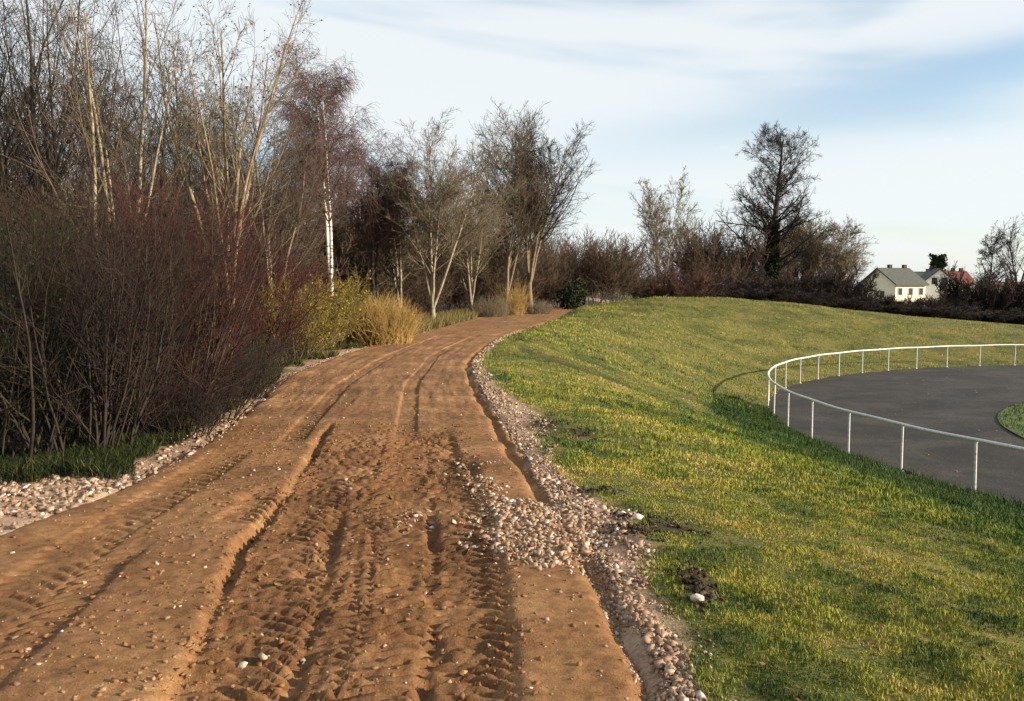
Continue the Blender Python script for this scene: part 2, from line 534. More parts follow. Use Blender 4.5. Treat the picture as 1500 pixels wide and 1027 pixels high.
def road_z(x, y):
    R_, L_ = xr(y), xl(y)
    z = np.zeros_like(x)
    hw = (R_ - L_) / 2; cx_ = (R_ + L_) / 2
    u = (x - cx_) / hw
    z += 0.02 * (1 - u * u)
    rough = 0.012 * fbm(x, y, 0.35, 3, 11)
    z += rough
    near = sstep(10.4, 9.3, y + 0.9 * np.abs(x + 1.1) + 0.3 * fbm(x, y, 0.5, 2, 8))
    B = line_x(y, [2, 3.5, 5.2, 6.9, 9.8, 12], [-1.12, -1.33, -1.62, -1.72, -2.05, -2.3]) + 0.05 * fbm(0 * x, y, 0.6, 2, 21)
    D = line_x(y, [2, 4, 5.5, 7.4, 9.5, 12], [.02, -.03, -.12, -.34, -.62, -.8]) + 0.04 * fbm(0 * x, y, 0.5, 2, 31)
    centre = sstep(0, 0.10, x - B) * sstep(0, 0.10, D - x) * near
    # churned soil between the two side panels
    z += centre * (-0.035 + 0.026 * fbm(x, y, 0.16, 3, 14, 0.6) + 0.030 * fbm(x, y, 0.04, 2, 17))
    # smooth rolled panels keep a light graining
    z += (1 - centre) * 0.007 * fbm(x, y, 0.05, 2, 19)
    # furrows
    z -= 0.075 * np.exp(-((x - B) / (0.038 + 0.02 * fbm(0 * x, y, .4, 2, 5))) ** 2) * sstep(10.2, 9.4, y) * (0.45 + sstep(-.3, .35, fbm(x, y, 0.9, 2, 41)))
    z += 0.008 * np.exp(-((x - B - 0.14) / 0.06) ** 2) * sstep(10.2, 9.4, y)
    z -= 0.075 * np.exp(-((x - D) / 0.05) ** 2) * sstep(8.2, 7.2, y) * (0.2 + sstep(-.2, .3, fbm(x, y, 0.6, 2, 43)))
    A2 = line_x(y, [2, 4, 5.2, 7, 9.5], [-.85, -.93, -1.12, -1.32, -1.5])
    z -= 0.06 * np.exp(-((x - A2) / 0.06) ** 2) * sstep(6.6, 5.6, y) * (0.3 + sstep(-.15, .3, fbm(x, y, 0.45, 2, 47)))
    C2 = line_x(y, [2, 4, 5.2, 7, 9.5], [-.30, -.36, -.47, -.66, -.9])
    z -= 0.05 * np.exp(-((x - C2) / 0.045) ** 2) * sstep(6.9, 5.4, y) * (0.3 + sstep(-.15, .3, fbm(x, y, 0.45, 2, 49)))
    # tyre treads: cross lugs, slightly arched
    bands = sstep(-.2, .3, np.sin(2 * math.pi * (y / .092 + .5 * x + .5 * fbm(x, y, .5, 2, 91))))
    z += centre * .020 * (bands - .5) * sstep(-.35, .0, fbm(x, y, .5, 2, 93))
    strips = [
        ([2, 4.3, 5.5, 7, 9.4], [-1.02, -1.20, -1.36, -1.52, -1.72], .23, .100, .022, 3.0, 7.6, 1),
        ([2, 4.3, 5.5, 7, 9.8], [-.52, -.63, -.74, -.90, -1.17], .21, .085, .022, 2.5, 9.8, -1),
        ([2, 4.3, 5.5, 7, 9.4], [-.12, -.19, -.30, -.48, -.72], .17, .095, .020, 2.5, 8.2, 1),
        ([2, 4.3, 5.5, 7, 9.4], [-.70, -.78, -.90, -1.12, -1.40], .10, .080, .016, 2.5, 6.4, 1),
        ([2, 4.6, 5.5, 7.6, 9.4], [-2.2, -2.55, -2.62, -2.62, -2.75], .20, .12, .009, 2.5, 8.6, 1),
        ([2, 4.0, 5.5, 7.6, 9.4], [-2.0, -2.20, -2.35, -2.4, -2.5], .13, .10, .008, 2.5, 5.6, -1),
        ([6, 10, 14, 20, 28], [-1.95, -2.35, -2.7, -2.75, -2.2], .13, .14, .006, 8.5, 28, 1),
        ([6, 10, 14, 20, 28], [-.75, -1.2, -1.6, -1.75, -1.1], .12, .14, .004, 9.0, 28, 1),
        ([4, 6.2, 7.4, 8.2], [-1.95, -1.82, -1.78, -1.78], .16, .11, .020, 5.7, 7.1, 1),
    ]
    for ys, xs, w, per, h, y0, y1, sg in strips:
        c0 = line_x(y, ys, xs)
        t = (x - c0) / w
        m_ = sstep(1.08, 0.86, np.abs(t)) * sstep(y0, y0 + .3, y) * sstep(y1, y1 - .6, y)
        m_ = m_ * sstep(-.55, -.3, fbm(x, y, 0.8, 2, int(per * 997)))
        ph = y / per + sg * 0.55 * t + 0.6 * t * t + 0.25 * fbm(x, y, 0.4, 2, 23) + 0.22 * fbm(x, y, 0.11, 2, 24)
        lug = sstep(-.25, .25, np.sin(2 * math.pi * ph))
        z = z * (1 - .5 * m_) + m_ * (1.5 * h * (lug - 0.55) * (0.95 + 1.3 * fbm(x, y, .10, 3, 51)) - 0.012)
        z -= 0.25 * h * np.exp(-((np.abs(t) - 1.05) / 0.12) ** 2) * sstep(y0, y0 + .3, y) * sstep(y1, y1 - .6, y)
    # a hole and a few lumps
    for hx, hy, hr, hh in ((-1.98, 6.55, .055, -.06), (-1.15, 4.9, .06, -.05), (-2.1, 4.9, .12, .02), (-.42, 5.85, .1, .02)):
        z += hh * np.exp(-(((x - hx) / hr) ** 2 + ((y - hy) / (hr * 1.6)) ** 2))
    # faint long streaks farther on
    z += sstep(9, 12, y) * 0.016 * fbm(x - (xr(y)), y * 0.12, 0.12, 3, 61)
    # dropped, slightly undercut edge on the right; soft edge on the left
    jag = 0.05 * fbm(x * 0, y, 0.35, 3, 71) + 0.04 * fbm(x * 0, y, 1.3, 2, 72)
    z -= 0.06 * np.exp(-((x - R_ + 0.07 + jag) / 0.055) ** 2) * sstep(26, 19, y) * (1 - 0.85 * sstep(4.9, 5.2, y) * sstep(6.5, 6.2, y))
    z -= 0.14 * sstep(-0.02, 0.16, x - R_ + jag)
    z -= 0.14 * sstep(-0.02, 0.20, L_ - x + 0.10 * fbm(x * 0, y, 0.6, 3, 73))
    z += 0.028 * sstep(0.25, 0.0, np.abs(x - L_ - 0.12)) * 0.5
    return z


ry = [2.6]
while ry[-1] < 10.5:
    ry.append(ry[-1] + 0.0145)
st = 0.0135
while ry[-1] < 66:
    st = min(st * 1.018, 0.4); ry.append(ry[-1] + st)
ry = np.array(ry)
ru = np.linspace(-0.03, 1.03, 260)
U, RY = np.meshgrid(ru, ry)
RX = (xl(RY) - 0.15) + (xr(RY) - xl(RY) + 0.32) * U
RZ = road_z(RX, RY) + 0.015
rocky = sstep(.15, .5, fbm(RX, RY, .5, 2, 81)) * 0.0
me = grid_mesh('dirt_road', RX, RY, RZ, {'moist_vignette': churned(RX, RY)}, False)
m, nt, bs = newmat('red_brown_soil')
n1 = noise(nt, 1.1, 4, 0.6); n2 = noise(nt, 14, 4, 0.7); n3 = noise(nt, 120, 3, 0.7)
nn = mth(nt, 'ADD', mth(nt, 'MULTIPLY', n1, 0.35), mth(nt, 'ADD', mth(nt, 'MULTIPLY', n2, 0.35), mth(nt, 'MULTIPLY', n3, 0.30)))
c = ramp(nt, [(0.36, (0.070, 0.030, 0.012)), (0.46, (0.165, 0.078, 0.030)), (0.56, (0.25, 0.130, 0.054)), (0.66, (0.40, 0.26, 0.145))], nn)
wet_vignette = ramp(nt, [(0.38, (0.040, 0.017, 0.008)), (0.50, (0.120, 0.056, 0.024)), (0.60, (0.20, 0.105, 0.048)), (0.70, (0.32, 0.21, 0.13))], nn)
c = mixc_(nt, mth(nt, 'MULTIPLY', attr(nt, 'moist_vignette'), 0.8), c, wet_vignette)
nt.links.new(c, bs.inputs['Base Color'])
bs.inputs['Roughness'].default_value = 0.95
bump(nt, bs, mth(nt, 'ADD', mth(nt, 'MULTIPLY', n2, 0.6), mth(nt, 'MULTIPLY', n3, 0.5)), 0.7, 0.012)
M_soil = m
road = link('dirt_road', me, M_soil)
tag(road, kind='structure')


def surf_z(x, y):
    """top of whatever lies at x, y"""
    g = ground_z(x, y)
    on = (x < xr(y) + .02) & (x > xl(y) - .02)
    return np.where(on, np.maximum(road_z(x, y) + 0.015, g - .15), g)


# ------------------------------------------------------------------ stones
_ico = None
_ico2 = None


def ico():
    global _ico
    if _ico is None:
        v = np.array([(x, y, z) for z in (-1, 1) for y in (-1, 1) for x in (-1, 1)], float) * .82
        q = [(0, 2, 3, 1), (4, 5, 7, 6), (0, 1, 5, 4), (2, 6, 7, 3), (0, 4, 6, 2), (1, 3, 7, 5)]
        _ico = (v, np.array([t_ for a, b, c, d in q for t_ in ((a, b, c), (a, c, d))]))
    return _ico


def ico_round():
    global _ico2
    if _ico2 is None:
        p = (1 + 5 ** .5) / 2
        v = np.array([(-1, p, 0), (1, p, 0), (-1, -p, 0), (1, -p, 0), (0, -1, p), (0, 1, p), (0, -1, -p), (0, 1, -p), (p, 0, -1), (p, 0, 1), (-p, 0, -1), (-p, 0, 1)], float)
        v /= np.linalg.norm(v[0])
        f = np.array([(0, 11, 5), (0, 5, 1), (0, 1, 7), (0, 7, 10), (0, 10, 11), (1, 5, 9), (5, 11, 4), (11, 10, 2), (10, 7, 6), (7, 1, 8), (3, 9, 4), (3, 4, 2), (3, 2, 6), (3, 6, 8), (3, 8, 9), (4, 9, 5), (2, 4, 11), (6, 2, 10), (8, 6, 7), (9, 8, 1)])
        _ico2 = (v, f)
    return _ico2


def stone_cloud(x, y, s, sink=0.45):
    v, f = ico()
    N = len(x)
    V = v[None] * (1 + rng.uniform(-.5, .3, (N, 8, 1))) + rng.uniform(-.22, .22, (N, 8, 3))
    V = V * np.stack([rng.uniform(.8, 1.3, N), rng.uniform(.65, 1.1, N), rng.uniform(.4, .8, N)], -1)[:, None]
    a = rng.uniform(0, 6.28, N); ca, sa = np.cos(a)[:, None], np.sin(a)[:, None]
    V = np.stack([V[..., 0] * ca - V[..., 1] * sa, V[..., 0] * sa + V[..., 1] * ca, V[..., 2]], -1)
    tl = rng.uniform(-.9, .9, N)[:, None]
    V = np.stack([V[..., 0] * np.cos(tl) - V[..., 2] * np.sin(tl), V[..., 1], V[..., 0] * np.sin(tl) + V[..., 2] * np.cos(tl)], -1)
    V *= s[:, None, None]
    z = surf_z(x, y) + s * (0.5 - sink)
    V += np.stack([x, y, z], -1)[:, None]
    Fc = (f[None] + (np.arange(N) * 8)[:, None, None]).reshape(-1, 3)
    return V.reshape(-1, 3), Fc, np.repeat(rng.random(N), 8)


M_stone = mat_tint('crushed_stone', [(0, (0.15, 0.082, 0.048)), (0.30, (0.25, 0.160, 0.100)), (0.7, (0.34, 0.238, 0.162)), (0.95, (0.40, 0.30, 0.22)), (1, (0.60, 0.54, 0.47))], 0.9, 0.45)
sx_, sy_, ss_ = [], [], []


def scatter(n, ylo, yhi, off, width, smin, smax, power=1.5, side='R', near_bias=True):
    y = ylo + (yhi - ylo) * rng.random(n) ** (power if near_bias else 1)
    w = np.interp(y, width[0], width[1])
    q = rng.random(n)
    if side == 'R':
        x = xr(y) + off + w * q * (1 + .9 * fbm(y * 0, y, 0.35, 2, 12))
    else:
        x = xl(y) - off - w * q
    s = smin + (smax - smin) * rng.random(n) ** 3.2
    sx_.append(x); sy_.append(y); ss_.append(s)


W = ([3, 4.8, 5.3, 6.2, 6.7, 8, 9.5, 11, 13, 20, 60], [.15, .22, .36, .46, .30, .22, .42, .62, .36, .15, .12])
scatter(1500, 2.9, 5.2, -.10, ([0, 9], [.14, .14]), .004, .014, 1.0)
scatter(3800, 3.0, 7.5, -.03, W, .005, .025, 1.0)
scatter(900, 3.0, 5.6, .12, ([0, 9], [.14, .2]), .003, .012, 1.0)
scatter(2400, 6.5, 13.5, .0, W, .007, .024, 1.0)
scatter(1000, 12, 32, .0, W, .015, .035, 1.2)
# gravel spilt over the road edge
n = 2000
y = 4.75 + 1.75 * rng.random(n); cxx = xr(y) - 0.30
x = cxx + rng.normal(0, .26, n)
ok = (x < xr(y) + .1) & (x > xr(y) - .85 + 0.5 * np.abs(y - 5.6) ** 1.5) & (y > 5.0 + .55 * fbm(x, y * .3, .25, 3, 88) - .25 * (rng.random(n) < .12) + .35 * (xr(y) - x))
sx_.append(x[ok]); sy_.append(y[ok]); ss_.append(.005 + .021 * rng.random(ok.sum()) ** 2)
n = 260
y = rng.normal(7.0, .45, n); x = rng.normal(-.28, .10, n) - .18 * (y - 7)
sx_.append(x); sy_.append(y); ss_.append(.006 + .018 * rng.random(n) ** 2)
n = 45
sx_.append(rng.normal(-.72, .10, n)); sy_.append(rng.normal(6.05, .13, n)); ss_.append(.008 + .022 * rng.random(n) ** 2)
# pebbles everywhere on the road
n = 1700
y = 3.0 + 14 * rng.random(n) ** 1.6; x = xl(y) + (xr(y) - xl(y)) * rng.random(n)
sx_.append(x); sy_.append(y); ss_.append(.004 + .013 * rng.random(n) ** 4)
# pale rubble on the left
n = 2300
y = 5.5 + 1.9 * rng.random(n); x = xl(y) - .02 - 2.0 * rng.random(n) ** 1.0
ok = (y > 5.9 + 0.5 * fbm(x, y, .5, 2, 3)) | (rng.random(n) < .35)
sx_.append(x[ok]); sy_.append(y[ok]); ss_.append(.008 + .024 * rng.random(ok.sum()) ** 2)
scatter(330, 7.2, 10.5, -.05, ([7, 11], [.45, .35]), .010, .035, 1, 'L')
scatter(300, 10.0, 16.5, -.05, ([9, 12, 17], [.25, .5, .35]), .010, .030, 1, 'L')
scatter(350, 16.5, 30, -.05, ([9, 30], [.3, .35]), .012, .03, 1, 'L')
sx_ = np.concatenate(sx_); sy_ = np.concatenate(sy_); ss_ = np.concatenate(ss_)
big = np.argsort(-ss_ / sy_)[:300]
bm_ = np.zeros(len(ss_), bool); bm_[big] = True
n = 6000
cy_ = 2.9 + 7.2 * rng.random(n) ** 1.2
cx_ = -2.1 + 2.1 * rng.random(n) - .13 * (cy_ - 3)
ed = rng.random(n) < .25
cx_ = np.where(ed, xl(cy_) + (xr(cy_) - xl(cy_)) * rng.random(n), cx_)
ln = np.where(rng.random(n) < .5, line_x(cy_, [2, 3.5, 5.2, 6.9, 9.8, 12], [-1.12, -1.33, -1.62, -1.72, -2.05, -2.3]), line_x(cy_, [2, 4, 5.5, 7.4, 9.5, 12], [.02, -.03, -.12, -.34, -.62, -.8])) + rng.normal(.03, .07, n)
cx_ = np.where(rng.random(n) < .28, ln, cx_)
V, Fc, T = stone_cloud(cx_, cy_, .003 + .014 * rng.random(n) ** 3)
tag(link('soil_crumbs', raw_mesh('soil_crumbs', V, Fc, False, {'tint': T}), M_soil), kind='stuff')
V, Fc, T = stone_cloud(sx_[~bm_], sy_[~bm_], ss_[~bm_])
verge = tag(link('gravel_verge', raw_mesh('gravel_verge', V, Fc, False, {'tint': T}), M_stone), kind='stuff')
protos = []
for k in range(14):
    v, f = ico()
    vv = (v * (1 + rng.uniform(-.5, .3, (8, 1))) + rng.uniform(-.22, .22, (8, 3))) * np.array([rng.uniform(.85, 1.2), rng.uniform(.6, 1.0), rng.uniform(.4, .75)])
    mm = raw_mesh('stone', vv, f, False, {'tint': np.full(8, .95 * k / 13.0)})
    mm.materials.append(M_stone)
    protos.append(mm)
zz = surf_z(sx_[bm_], sy_[bm_])
for x, y, s, z in zip(sx_[bm_], sy_[bm_], ss_[bm_], zz):
    o = link('stone', random.choice(protos), None, road)
    o.location = (x, y, z + s * .12)
    o.scale = (s, s, s)
    o.rotation_euler = (random.uniform(-.9, .9), random.uniform(-.9, .9), random.uniform(0, 6.28))


def block(name, x, y, s, label, tint):
    v, f = ico_round()
    bpy_r = np.random.default_rng(int(x * 1000) % 991)
    vv = v * (1 + bpy_r.uniform(-.25, .25, (12, 1))) * np.array([1.2, .85, .7]) * s
    o = link(name, raw_mesh(name, vv, f, False, {'tint': np.full(12, tint)}), M_stone)
    o.location = (x, y, float(surf_z(np.array(x), np.array(y))) + s * .3)
    o.rotation_euler = (0.2, 0.1, x * 7)
    return tag(o, label, 'stone')


block('stone', 0.86, 5.98, .042, 'palest white stone lying in the grass just right of the gravel spill', 1.0)
block('stone', 0.77, 6.1, .03, 'flat white stone beside the palest stone at the grass edge', .97)
block('stone', 0.66, 6.35, .036, 'pale rounded stone at the top corner of the gravel spill', .9)
block('stone', 0.93, 4.35, .035, 'pale grey stone half sunk in grass beside the near gravel strip', .95)
block('stone', -1.13, 3.62, .022, 'lone pale stone on the churned soil near the bottom of the picture', .98)

# torn-up dark clods where the verge was dug
n = 900
k_ = rng.integers(0, 7, n)
mc = np.array([(.90, 6.05, .14, .14), (1.08, 5.8, .10, .10), (.60, 6.85, .15, .08), (.80, 5.62, .09, .09), (.42, 10.1, .18, .28), (.80, 9.7, .11, .18), (.98, 4.6, .07, .2)])[k_]
cx_ = mc[:, 0] + mc[:, 2] * rng.normal(0, 1, n); cy_ = mc[:, 1] + mc[:, 3] * rng.normal(0, 1, n)
V, Fc, T = stone_cloud(cx_, cy_, .004 + .016 * rng.random(n) ** 2, .3)
M_clod = mat_tint('dark_humus', [(0, (.012, .009, .005)), (.7, (.045, .032, .018)), (1, (.10, .07, .04))], .95, .3)
tag(link('earth_clods', raw_mesh('earth_clods', V, Fc, False, {'tint': T}), M_clod), kind='stuff')

# ------------------------------------------------------------------ branch builder
def nrm(v):
    return v / np.maximum(np.linalg.norm(v, axis=-1, keepdims=True), 1e-9)


def tubes(P, R, k):
    """P (N,n,3), R (N,n) -> verts, quads"""
    N, n, _ = P.shape
    T = np.empty_like(P)
    T[:, 1:-1] = P[:, 2:] - P[:, :-2]
    T[:, 0] = P[:, 1] - P[:, 0]; T[:, -1] = P[:, -1] - P[:, -2]
    T = nrm(T)
    main = nrm(P[:, -1] - P[:, 0])
    ref = np.where(np.abs(main[:, 2:3]) > .8, np.array([[1., .13, 0]]), np.array([[.1, 0, 1.]]))
    A = nrm(np.cross(T, ref[:, None]))
    B = np.cross(T, A)
    th = np.arange(k) * 2 * math.pi / k
    V = P[:, :, None] + R[:, :, None, None] * (A[:, :, None] * np.cos(th)[:, None] + B[:, :, None] * np.sin(th)[:, None])
    i = np.arange(N * n * k).reshape(N, n, k)
    a = i[:, :-1]; b = i[:, 1:]
    q = np.stack([a, np.roll(a, -1, 2), np.roll(b, -1, 2), b], -1).reshape(-1, 4)
    return V.reshape(-1, 3), q


def merge(parts):
    V, Q, off = [], [], 0
    for v, q in parts:
        V.append(v); Q.append(q + off); off += len(v)
    return np.concatenate(V), np.concatenate(Q)


def integrate(g, pos, d, L, n, grav, wob, noisev=None):
    N = len(pos)
    P = np.empty((N, n, 3)); P[:, 0] = pos
    d = nrm(d); st = (L / (n - 1))[:, None]
    for k in range(1, n):
        d = nrm(d + np.array([0, 0, 1.]) * grav / (n - 1) + g.normal(0, wob / math.sqrt(n - 1), (N, 3)))
        P[:, k] = P[:, k - 1] + d * st
    return P


def spawn(g, P, R, cnt, u0, u1, ang, lr, n, grav, wob, rr, rmin, taper=.55, absmin=0.0, tip=.35, upow=1.0):
    N, m_, _ = P.shape
    idx = np.repeat(np.arange(N), cnt)
    M = len(idx)
    u = u0 + (u1 - u0) * g.random(M) ** upow
    f = u * (m_ - 1); i = np.minimum(f.astype(int), m_ - 2); fr = (f - i)[:, None]
    pos = P[idx, i] * (1 - fr) + P[idx, i + 1] * fr
    tan = nrm(P[idx, i + 1] - P[idx, i])
    pr = R[idx, i] * (1 - fr[:, 0]) + R[idx, i + 1] * fr[:, 0]
    perp = nrm(np.cross(tan, nrm(g.normal(0, 1, (M, 3)))))
    a = g.uniform(ang[0], ang[1], M)[:, None]
    d = np.cos(a) * tan + np.sin(a) * perp
    plen = np.linalg.norm(np.diff(P, axis=1), axis=2).sum(1)[idx]
    L = np.maximum(plen * g.uniform(lr[0], lr[1], M) * (1 - taper * u), absmin)
    Pc = integrate(g, pos, d, L, n, grav, wob)
    r0 = np.maximum(pr * rr, rmin)
    Rc = np.maximum(r0[:, None] * np.linspace(1, tip, n)[None], rmin * .75)
    return Pc, Rc


def quads_cloud(g, pts, s0, s1, aspect=1.6):
    """small leaf or bud shaped diamonds"""
    N = len(pts)
    a = nrm(g.normal(0, 1, (N, 3))); b = nrm(np.cross(a, g.normal(0, 1, (N, 3))))
    s = g.uniform(s0, s1, N)[:, None]
    V = np.stack([pts - a * s * aspect * .5, pts - b * s * .5, pts + a * s * aspect * .5, pts + b * s * .5], 1)
    q = np.arange(N * 4).reshape(N, 4)
    return V.reshape(-1, 3), q, np.repeat(g.random(N), 4)


def plant_thing(name, cat, label, loc, levels, bark, twig, woody=2, group=None, leaves=None, part1='trunk', rz=0):
    """levels: list of (P,R,k); first `woody` are the trunk part, the rest the crown"""
    t = empty(name, loc, rz)
    tag(t, label, cat, group)
    V, Q = merge([tubes(P, R, k) for P, R, k in levels[:woody]])
    link(part1, raw_mesh(part1, V, Q, True), bark, t)
    V, Q = merge([tubes(P, R, k) for P, R, k in levels[woody:]])
    cr_ = link('crown', raw_mesh('crown', V, Q, False), twig, t)
    if leaves is not None:
        nm, (v, q, tt), mt = leaves
        link(nm, raw_mesh(nm, v, q, False, {'tint': tt}), mt, cr_ if nm != 'ivy' else t)
    return t


def rebark(t, mat):
    for ch in t.children:
        if ch.name.startswith('trunk'):
            ch.material_slots[0].link = 'OBJECT'
            ch.material_slots[0].material = mat


def dup(t, loc, rz=0.0, sc=1.0, label=None, group=None, mats=None):
    def cp(o, par):
        c = o.copy(); COL.objects.link(c)
        if par is not None:
            c.parent = par
        for ch in o.children:
            cp(ch, c)
        return c
    c = cp(t, None)
    c.location = loc
    c.rotation_euler = (0, 0, rz)
    c.scale = (sc, sc, sc) if not isinstance(sc, tuple) else sc
    if label: c['label'] = label
    if group: c['group'] = group
    elif 'group' in c: del c['group']
    return c


def gz(x, y):
    return float(ground_z(np.array(float(x)), np.array(float(y)), False))


def place(px, depth):
    x = lateral(px, depth)
    return (x, depth, gz(x, depth) - 0.05)


# ---- kinds of woody plants
def tree_levels(seed, H, stems=1, rmin=.004, spread=.35, trunk_r=.09, lean=0.05, nb=(16, 9, 7), ang=(.5, .95), grav=(.5, .5, .3),
                lr=(.38, .6), u0=.25, stem_ang=(.08, .3), split=0.0, straight=.06, weep=0.0, last_len=(.3, .6)):
    g = np.random.default_rng(seed)
    d0 = np.array([[g.normal(0, lean), g.normal(0, lean), 1.0]])
    levels = []
    if stems > 1:
        # short bole which forks into several leaders
        hb = max(split * H, .25)
        P0 = integrate(g, np.zeros((1, 3)), d0, np.array([hb]), 6, .1, .05)
        R0 = trunk_r * np.linspace(1.15, .85, 6)[None]
        levels.append((P0, R0, 9))
        a0 = g.uniform(0, 6.28) + np.arange(stems) * 6.283 / stems + g.normal(0, .3, stems)
        an = g.uniform(stem_ang[0], stem_ang[1], stems)
        d = np.stack([np.sin(an) * np.cos(a0), np.sin(an) * np.sin(a0), np.cos(an)], -1)
        L = (H - hb) * g.uniform(.75, 1.0, stems)
        L[0] = H - hb
        pos = P0[0, -1] * 1.0 - d * .02 - np.array([0, 0, .5]) * hb * g.uniform(0, .6, stems)[:, None]
        P1 = integrate(g, pos, d, L, 14, .35, straight * 3)
        R1 = trunk_r * g.uniform(.5, .8, stems)[:, None] * np.linspace(1, .08, 14)[None] ** .8
        R1 = np.maximum(R1, rmin)
        levels.append((P1, R1, 7))
        nb0 = max(5, int(nb[0] * 1.6 / stems))
    else:
        P1 = integrate(g, np.zeros((1, 3)), d0, np.array([H * .98]), 18, .2, straight * 3)
        R1 = np.maximum(trunk_r * np.linspace(1.12, .06, 18)[None] ** .85, rmin)
        levels.append((P1, R1, 9))
        nb0 = nb[0] * 2
    P2, R2 = spawn(g, P1, R1, nb0, u0, .97, ang, (lr[0] * spread / .35, lr[1] * spread / .35), 9, grav[0], .20, .5, rmin * 1.4, .62, .3)
    levels.append((P2, R2, 5))
    P3, R3 = spawn(g, P2, R2, nb[1], .12, 1, (.45, 1.1), (.3, .6), 6, grav[1] * .6, .20, .55, rmin * 1.1, .45, .15)
    levels.append((P3, R3, 3))
    P4, R4 = spawn(g, P3, R3, nb[2], .08, 1, (.45, 1.1), last_len, 3 if not weep else 4, grav[2] * .5 - weep, .18 if not weep else .35, .6, rmin, .3, .16 if not weep else .5)
    levels.append((P4, R4, 3))
    return levels, g


def shrub_levels(seed, H, Wd, nst=18, rmin=.003, nb=(9, 7), fan=(.05, .75), grav=.35, base=.25, last=(.35, .6), stem_r=.016, twr=.9):
    g = np.random.default_rng(seed)
    a = g.uniform(0, 6.28, nst); r = base * np.sqrt(g.random(nst))
    pos = np.stack([r * np.cos(a), r * np.sin(a), np.zeros(nst)], -1)
    an = fan[0] + (fan[1] - fan[0]) * g.random(nst) ** .7
    a2 = a + g.normal(0, .5, nst)
    d = np.stack([np.sin(an) * np.cos(a2), np.sin(an) * np.sin(a2), np.cos(an)], -1)
    L = H * g.uniform(.7, 1.05, nst) / np.maximum(np.cos(an), .62)
    L = np.minimum(L, H * .55 + Wd * .5)
    P1 = integrate(g, pos, d, L, 10, grav, .22)
    R1 = np.maximum(stem_r * g.uniform(.6, 1.2, nst)[:, None] * np.linspace(1, .2, 10)[None], rmin)
    P2, R2 = spawn(g, P1, R1, nb[0], .10, .98, (.3, .85), (.28, .5), 6, grav, .3, .6, rmin * 1.1, .4, .12)
    P3, R3 = spawn(g, P2, R2, nb[1], .1, 1, (.3, .9), last, 3, grav * .6, .3, .7, rmin, .3, .07)
    return [(P1, R1, 4), (P2, R2, 3), (P3, R3, 3)], g


def buds(g, lev, n, s0, s1):
    P = lev[0]
    i = g.integers(0, len(P), n); k = g.integers(1, P.shape[1], n)
    return quads_cloud(g, P[i, k] + g.normal(0, s0, (n, 3)), s0, s1, 1.5)


def fit(levels, H):
    """scale a plant so that its top stands at H"""
    top = np.percentile(np.concatenate([l[0][..., 2].ravel() for l in levels]), 99.8)
    f = H / top
    return [(P * np.array([f ** .5, f ** .5, f]), R, k) for P, R, k in levels]


# ---- the roadside wood on the left, nearest first
def shrub(px, depth, top, wide, label, bark, twig, seed, nst=20, nb=(10, 8), rmin=None, fan=(.05, .75), leaves=None, name='shrub', cat='shrub', group=None, **kw):
    loc = place(px, depth)
    H = max(top_height(top, depth, loc[2]), .6)
    rm = rmin or max(depth * .00023, .0022)
    lv, g = shrub_levels(seed, H, wide, nst, rm, nb, fan, base=wide * .22, **kw)
    lv = fit(lv, H)
    lf = None
    if leaves:
        nm, n_, s0, s1, mt = leaves
        lf = (nm, buds(g, lv[2], n_, s0, s1), mt)
    return plant_thing(name, cat, label, loc, lv, M_bark[bark], M_twig[twig], 1, group, lf, 'stems')


def tree(px, depth, top, label, bark, twig, seed, rmin=None, leaves=None, name='bare_tree', cat='tree', group=None, **kw):
    loc = place(px, depth)
    H = top_height(top, depth, loc[2])
    rm = rmin or max(depth * .00017, .0025)
    lv, g = tree_levels(seed, H, rmin=rm, **kw)
    lv = fit(lv, H)
    lf = None
    if leaves:
        nm, n_, s0, s1, mt = leaves
        lf = (nm, buds(g, lv[-1], n_, s0, s1), mt)
    woody = 2 if kw.get('stems', 1) > 1 else 1
    return plant_thing(name, cat, label, loc, lv, M_bark[bark], M_twig[twig], woody, group, lf, 'trunk')


BU = ('buds', 900, .012, .026, M_bud)
s_dark = shrub(10, 8.05, 255, 2.6, 'dark olive-brown leafless shrub at the left border, nearest to the pale rubble', 'black', 'olive', 11, 40, (11, 8), fan=(.02, .5), leaves=('leaves', 1800, .012, .03, M_leaf_ever))
s_dk2 = shrub(112, 8.35, 290, 2.2, 'blackish tangled leafless shrub behind the dark grass tufts at the road bend', 'black', 'black', 12, 40, (11, 8), fan=(.02, .45))
s_rb = shrub(210, 9.5, 235, 2.6, 'tall red-brown dense leafless shrub left of the tan forked tree', 'dark', 'brownred', 13, 40, (11, 8), fan=(.02, .42))
s_red = shrub(278, 12.6, 262, 2.0, 'deep red dogwood thicket just left of the lit foot of the tan forked tree', 'red', 'red', 14, 40, (11, 8), fan=(.02, .40))
shrub(372, 17.5, 352, 2.4, 'purplish low shrub between the tan forked tree and the yellow willow', 'dark', 'red', 15, 26, (10, 8))
for k, (px, dp, sc, rz) in enumerate(((60, 10.6, 1.05, 1.1), (-60, 9.6, 1.1, 2.1), (150, 11.6, .95, 3.0), (-25, 12.5, 1.25, 4.2), (85, 13.4, 1.2, 5.0), (240, 13.6, .95, 2.2))):
    src = (s_dk2, s_dark, s_rb, s_dk2, s_dark, s_rb)[k]
    dup(src, place(px, dp), rz, sc, 'leafless shrub crowded in the thicket behind the front row at left', 'shrubs crowded in the left thicket')

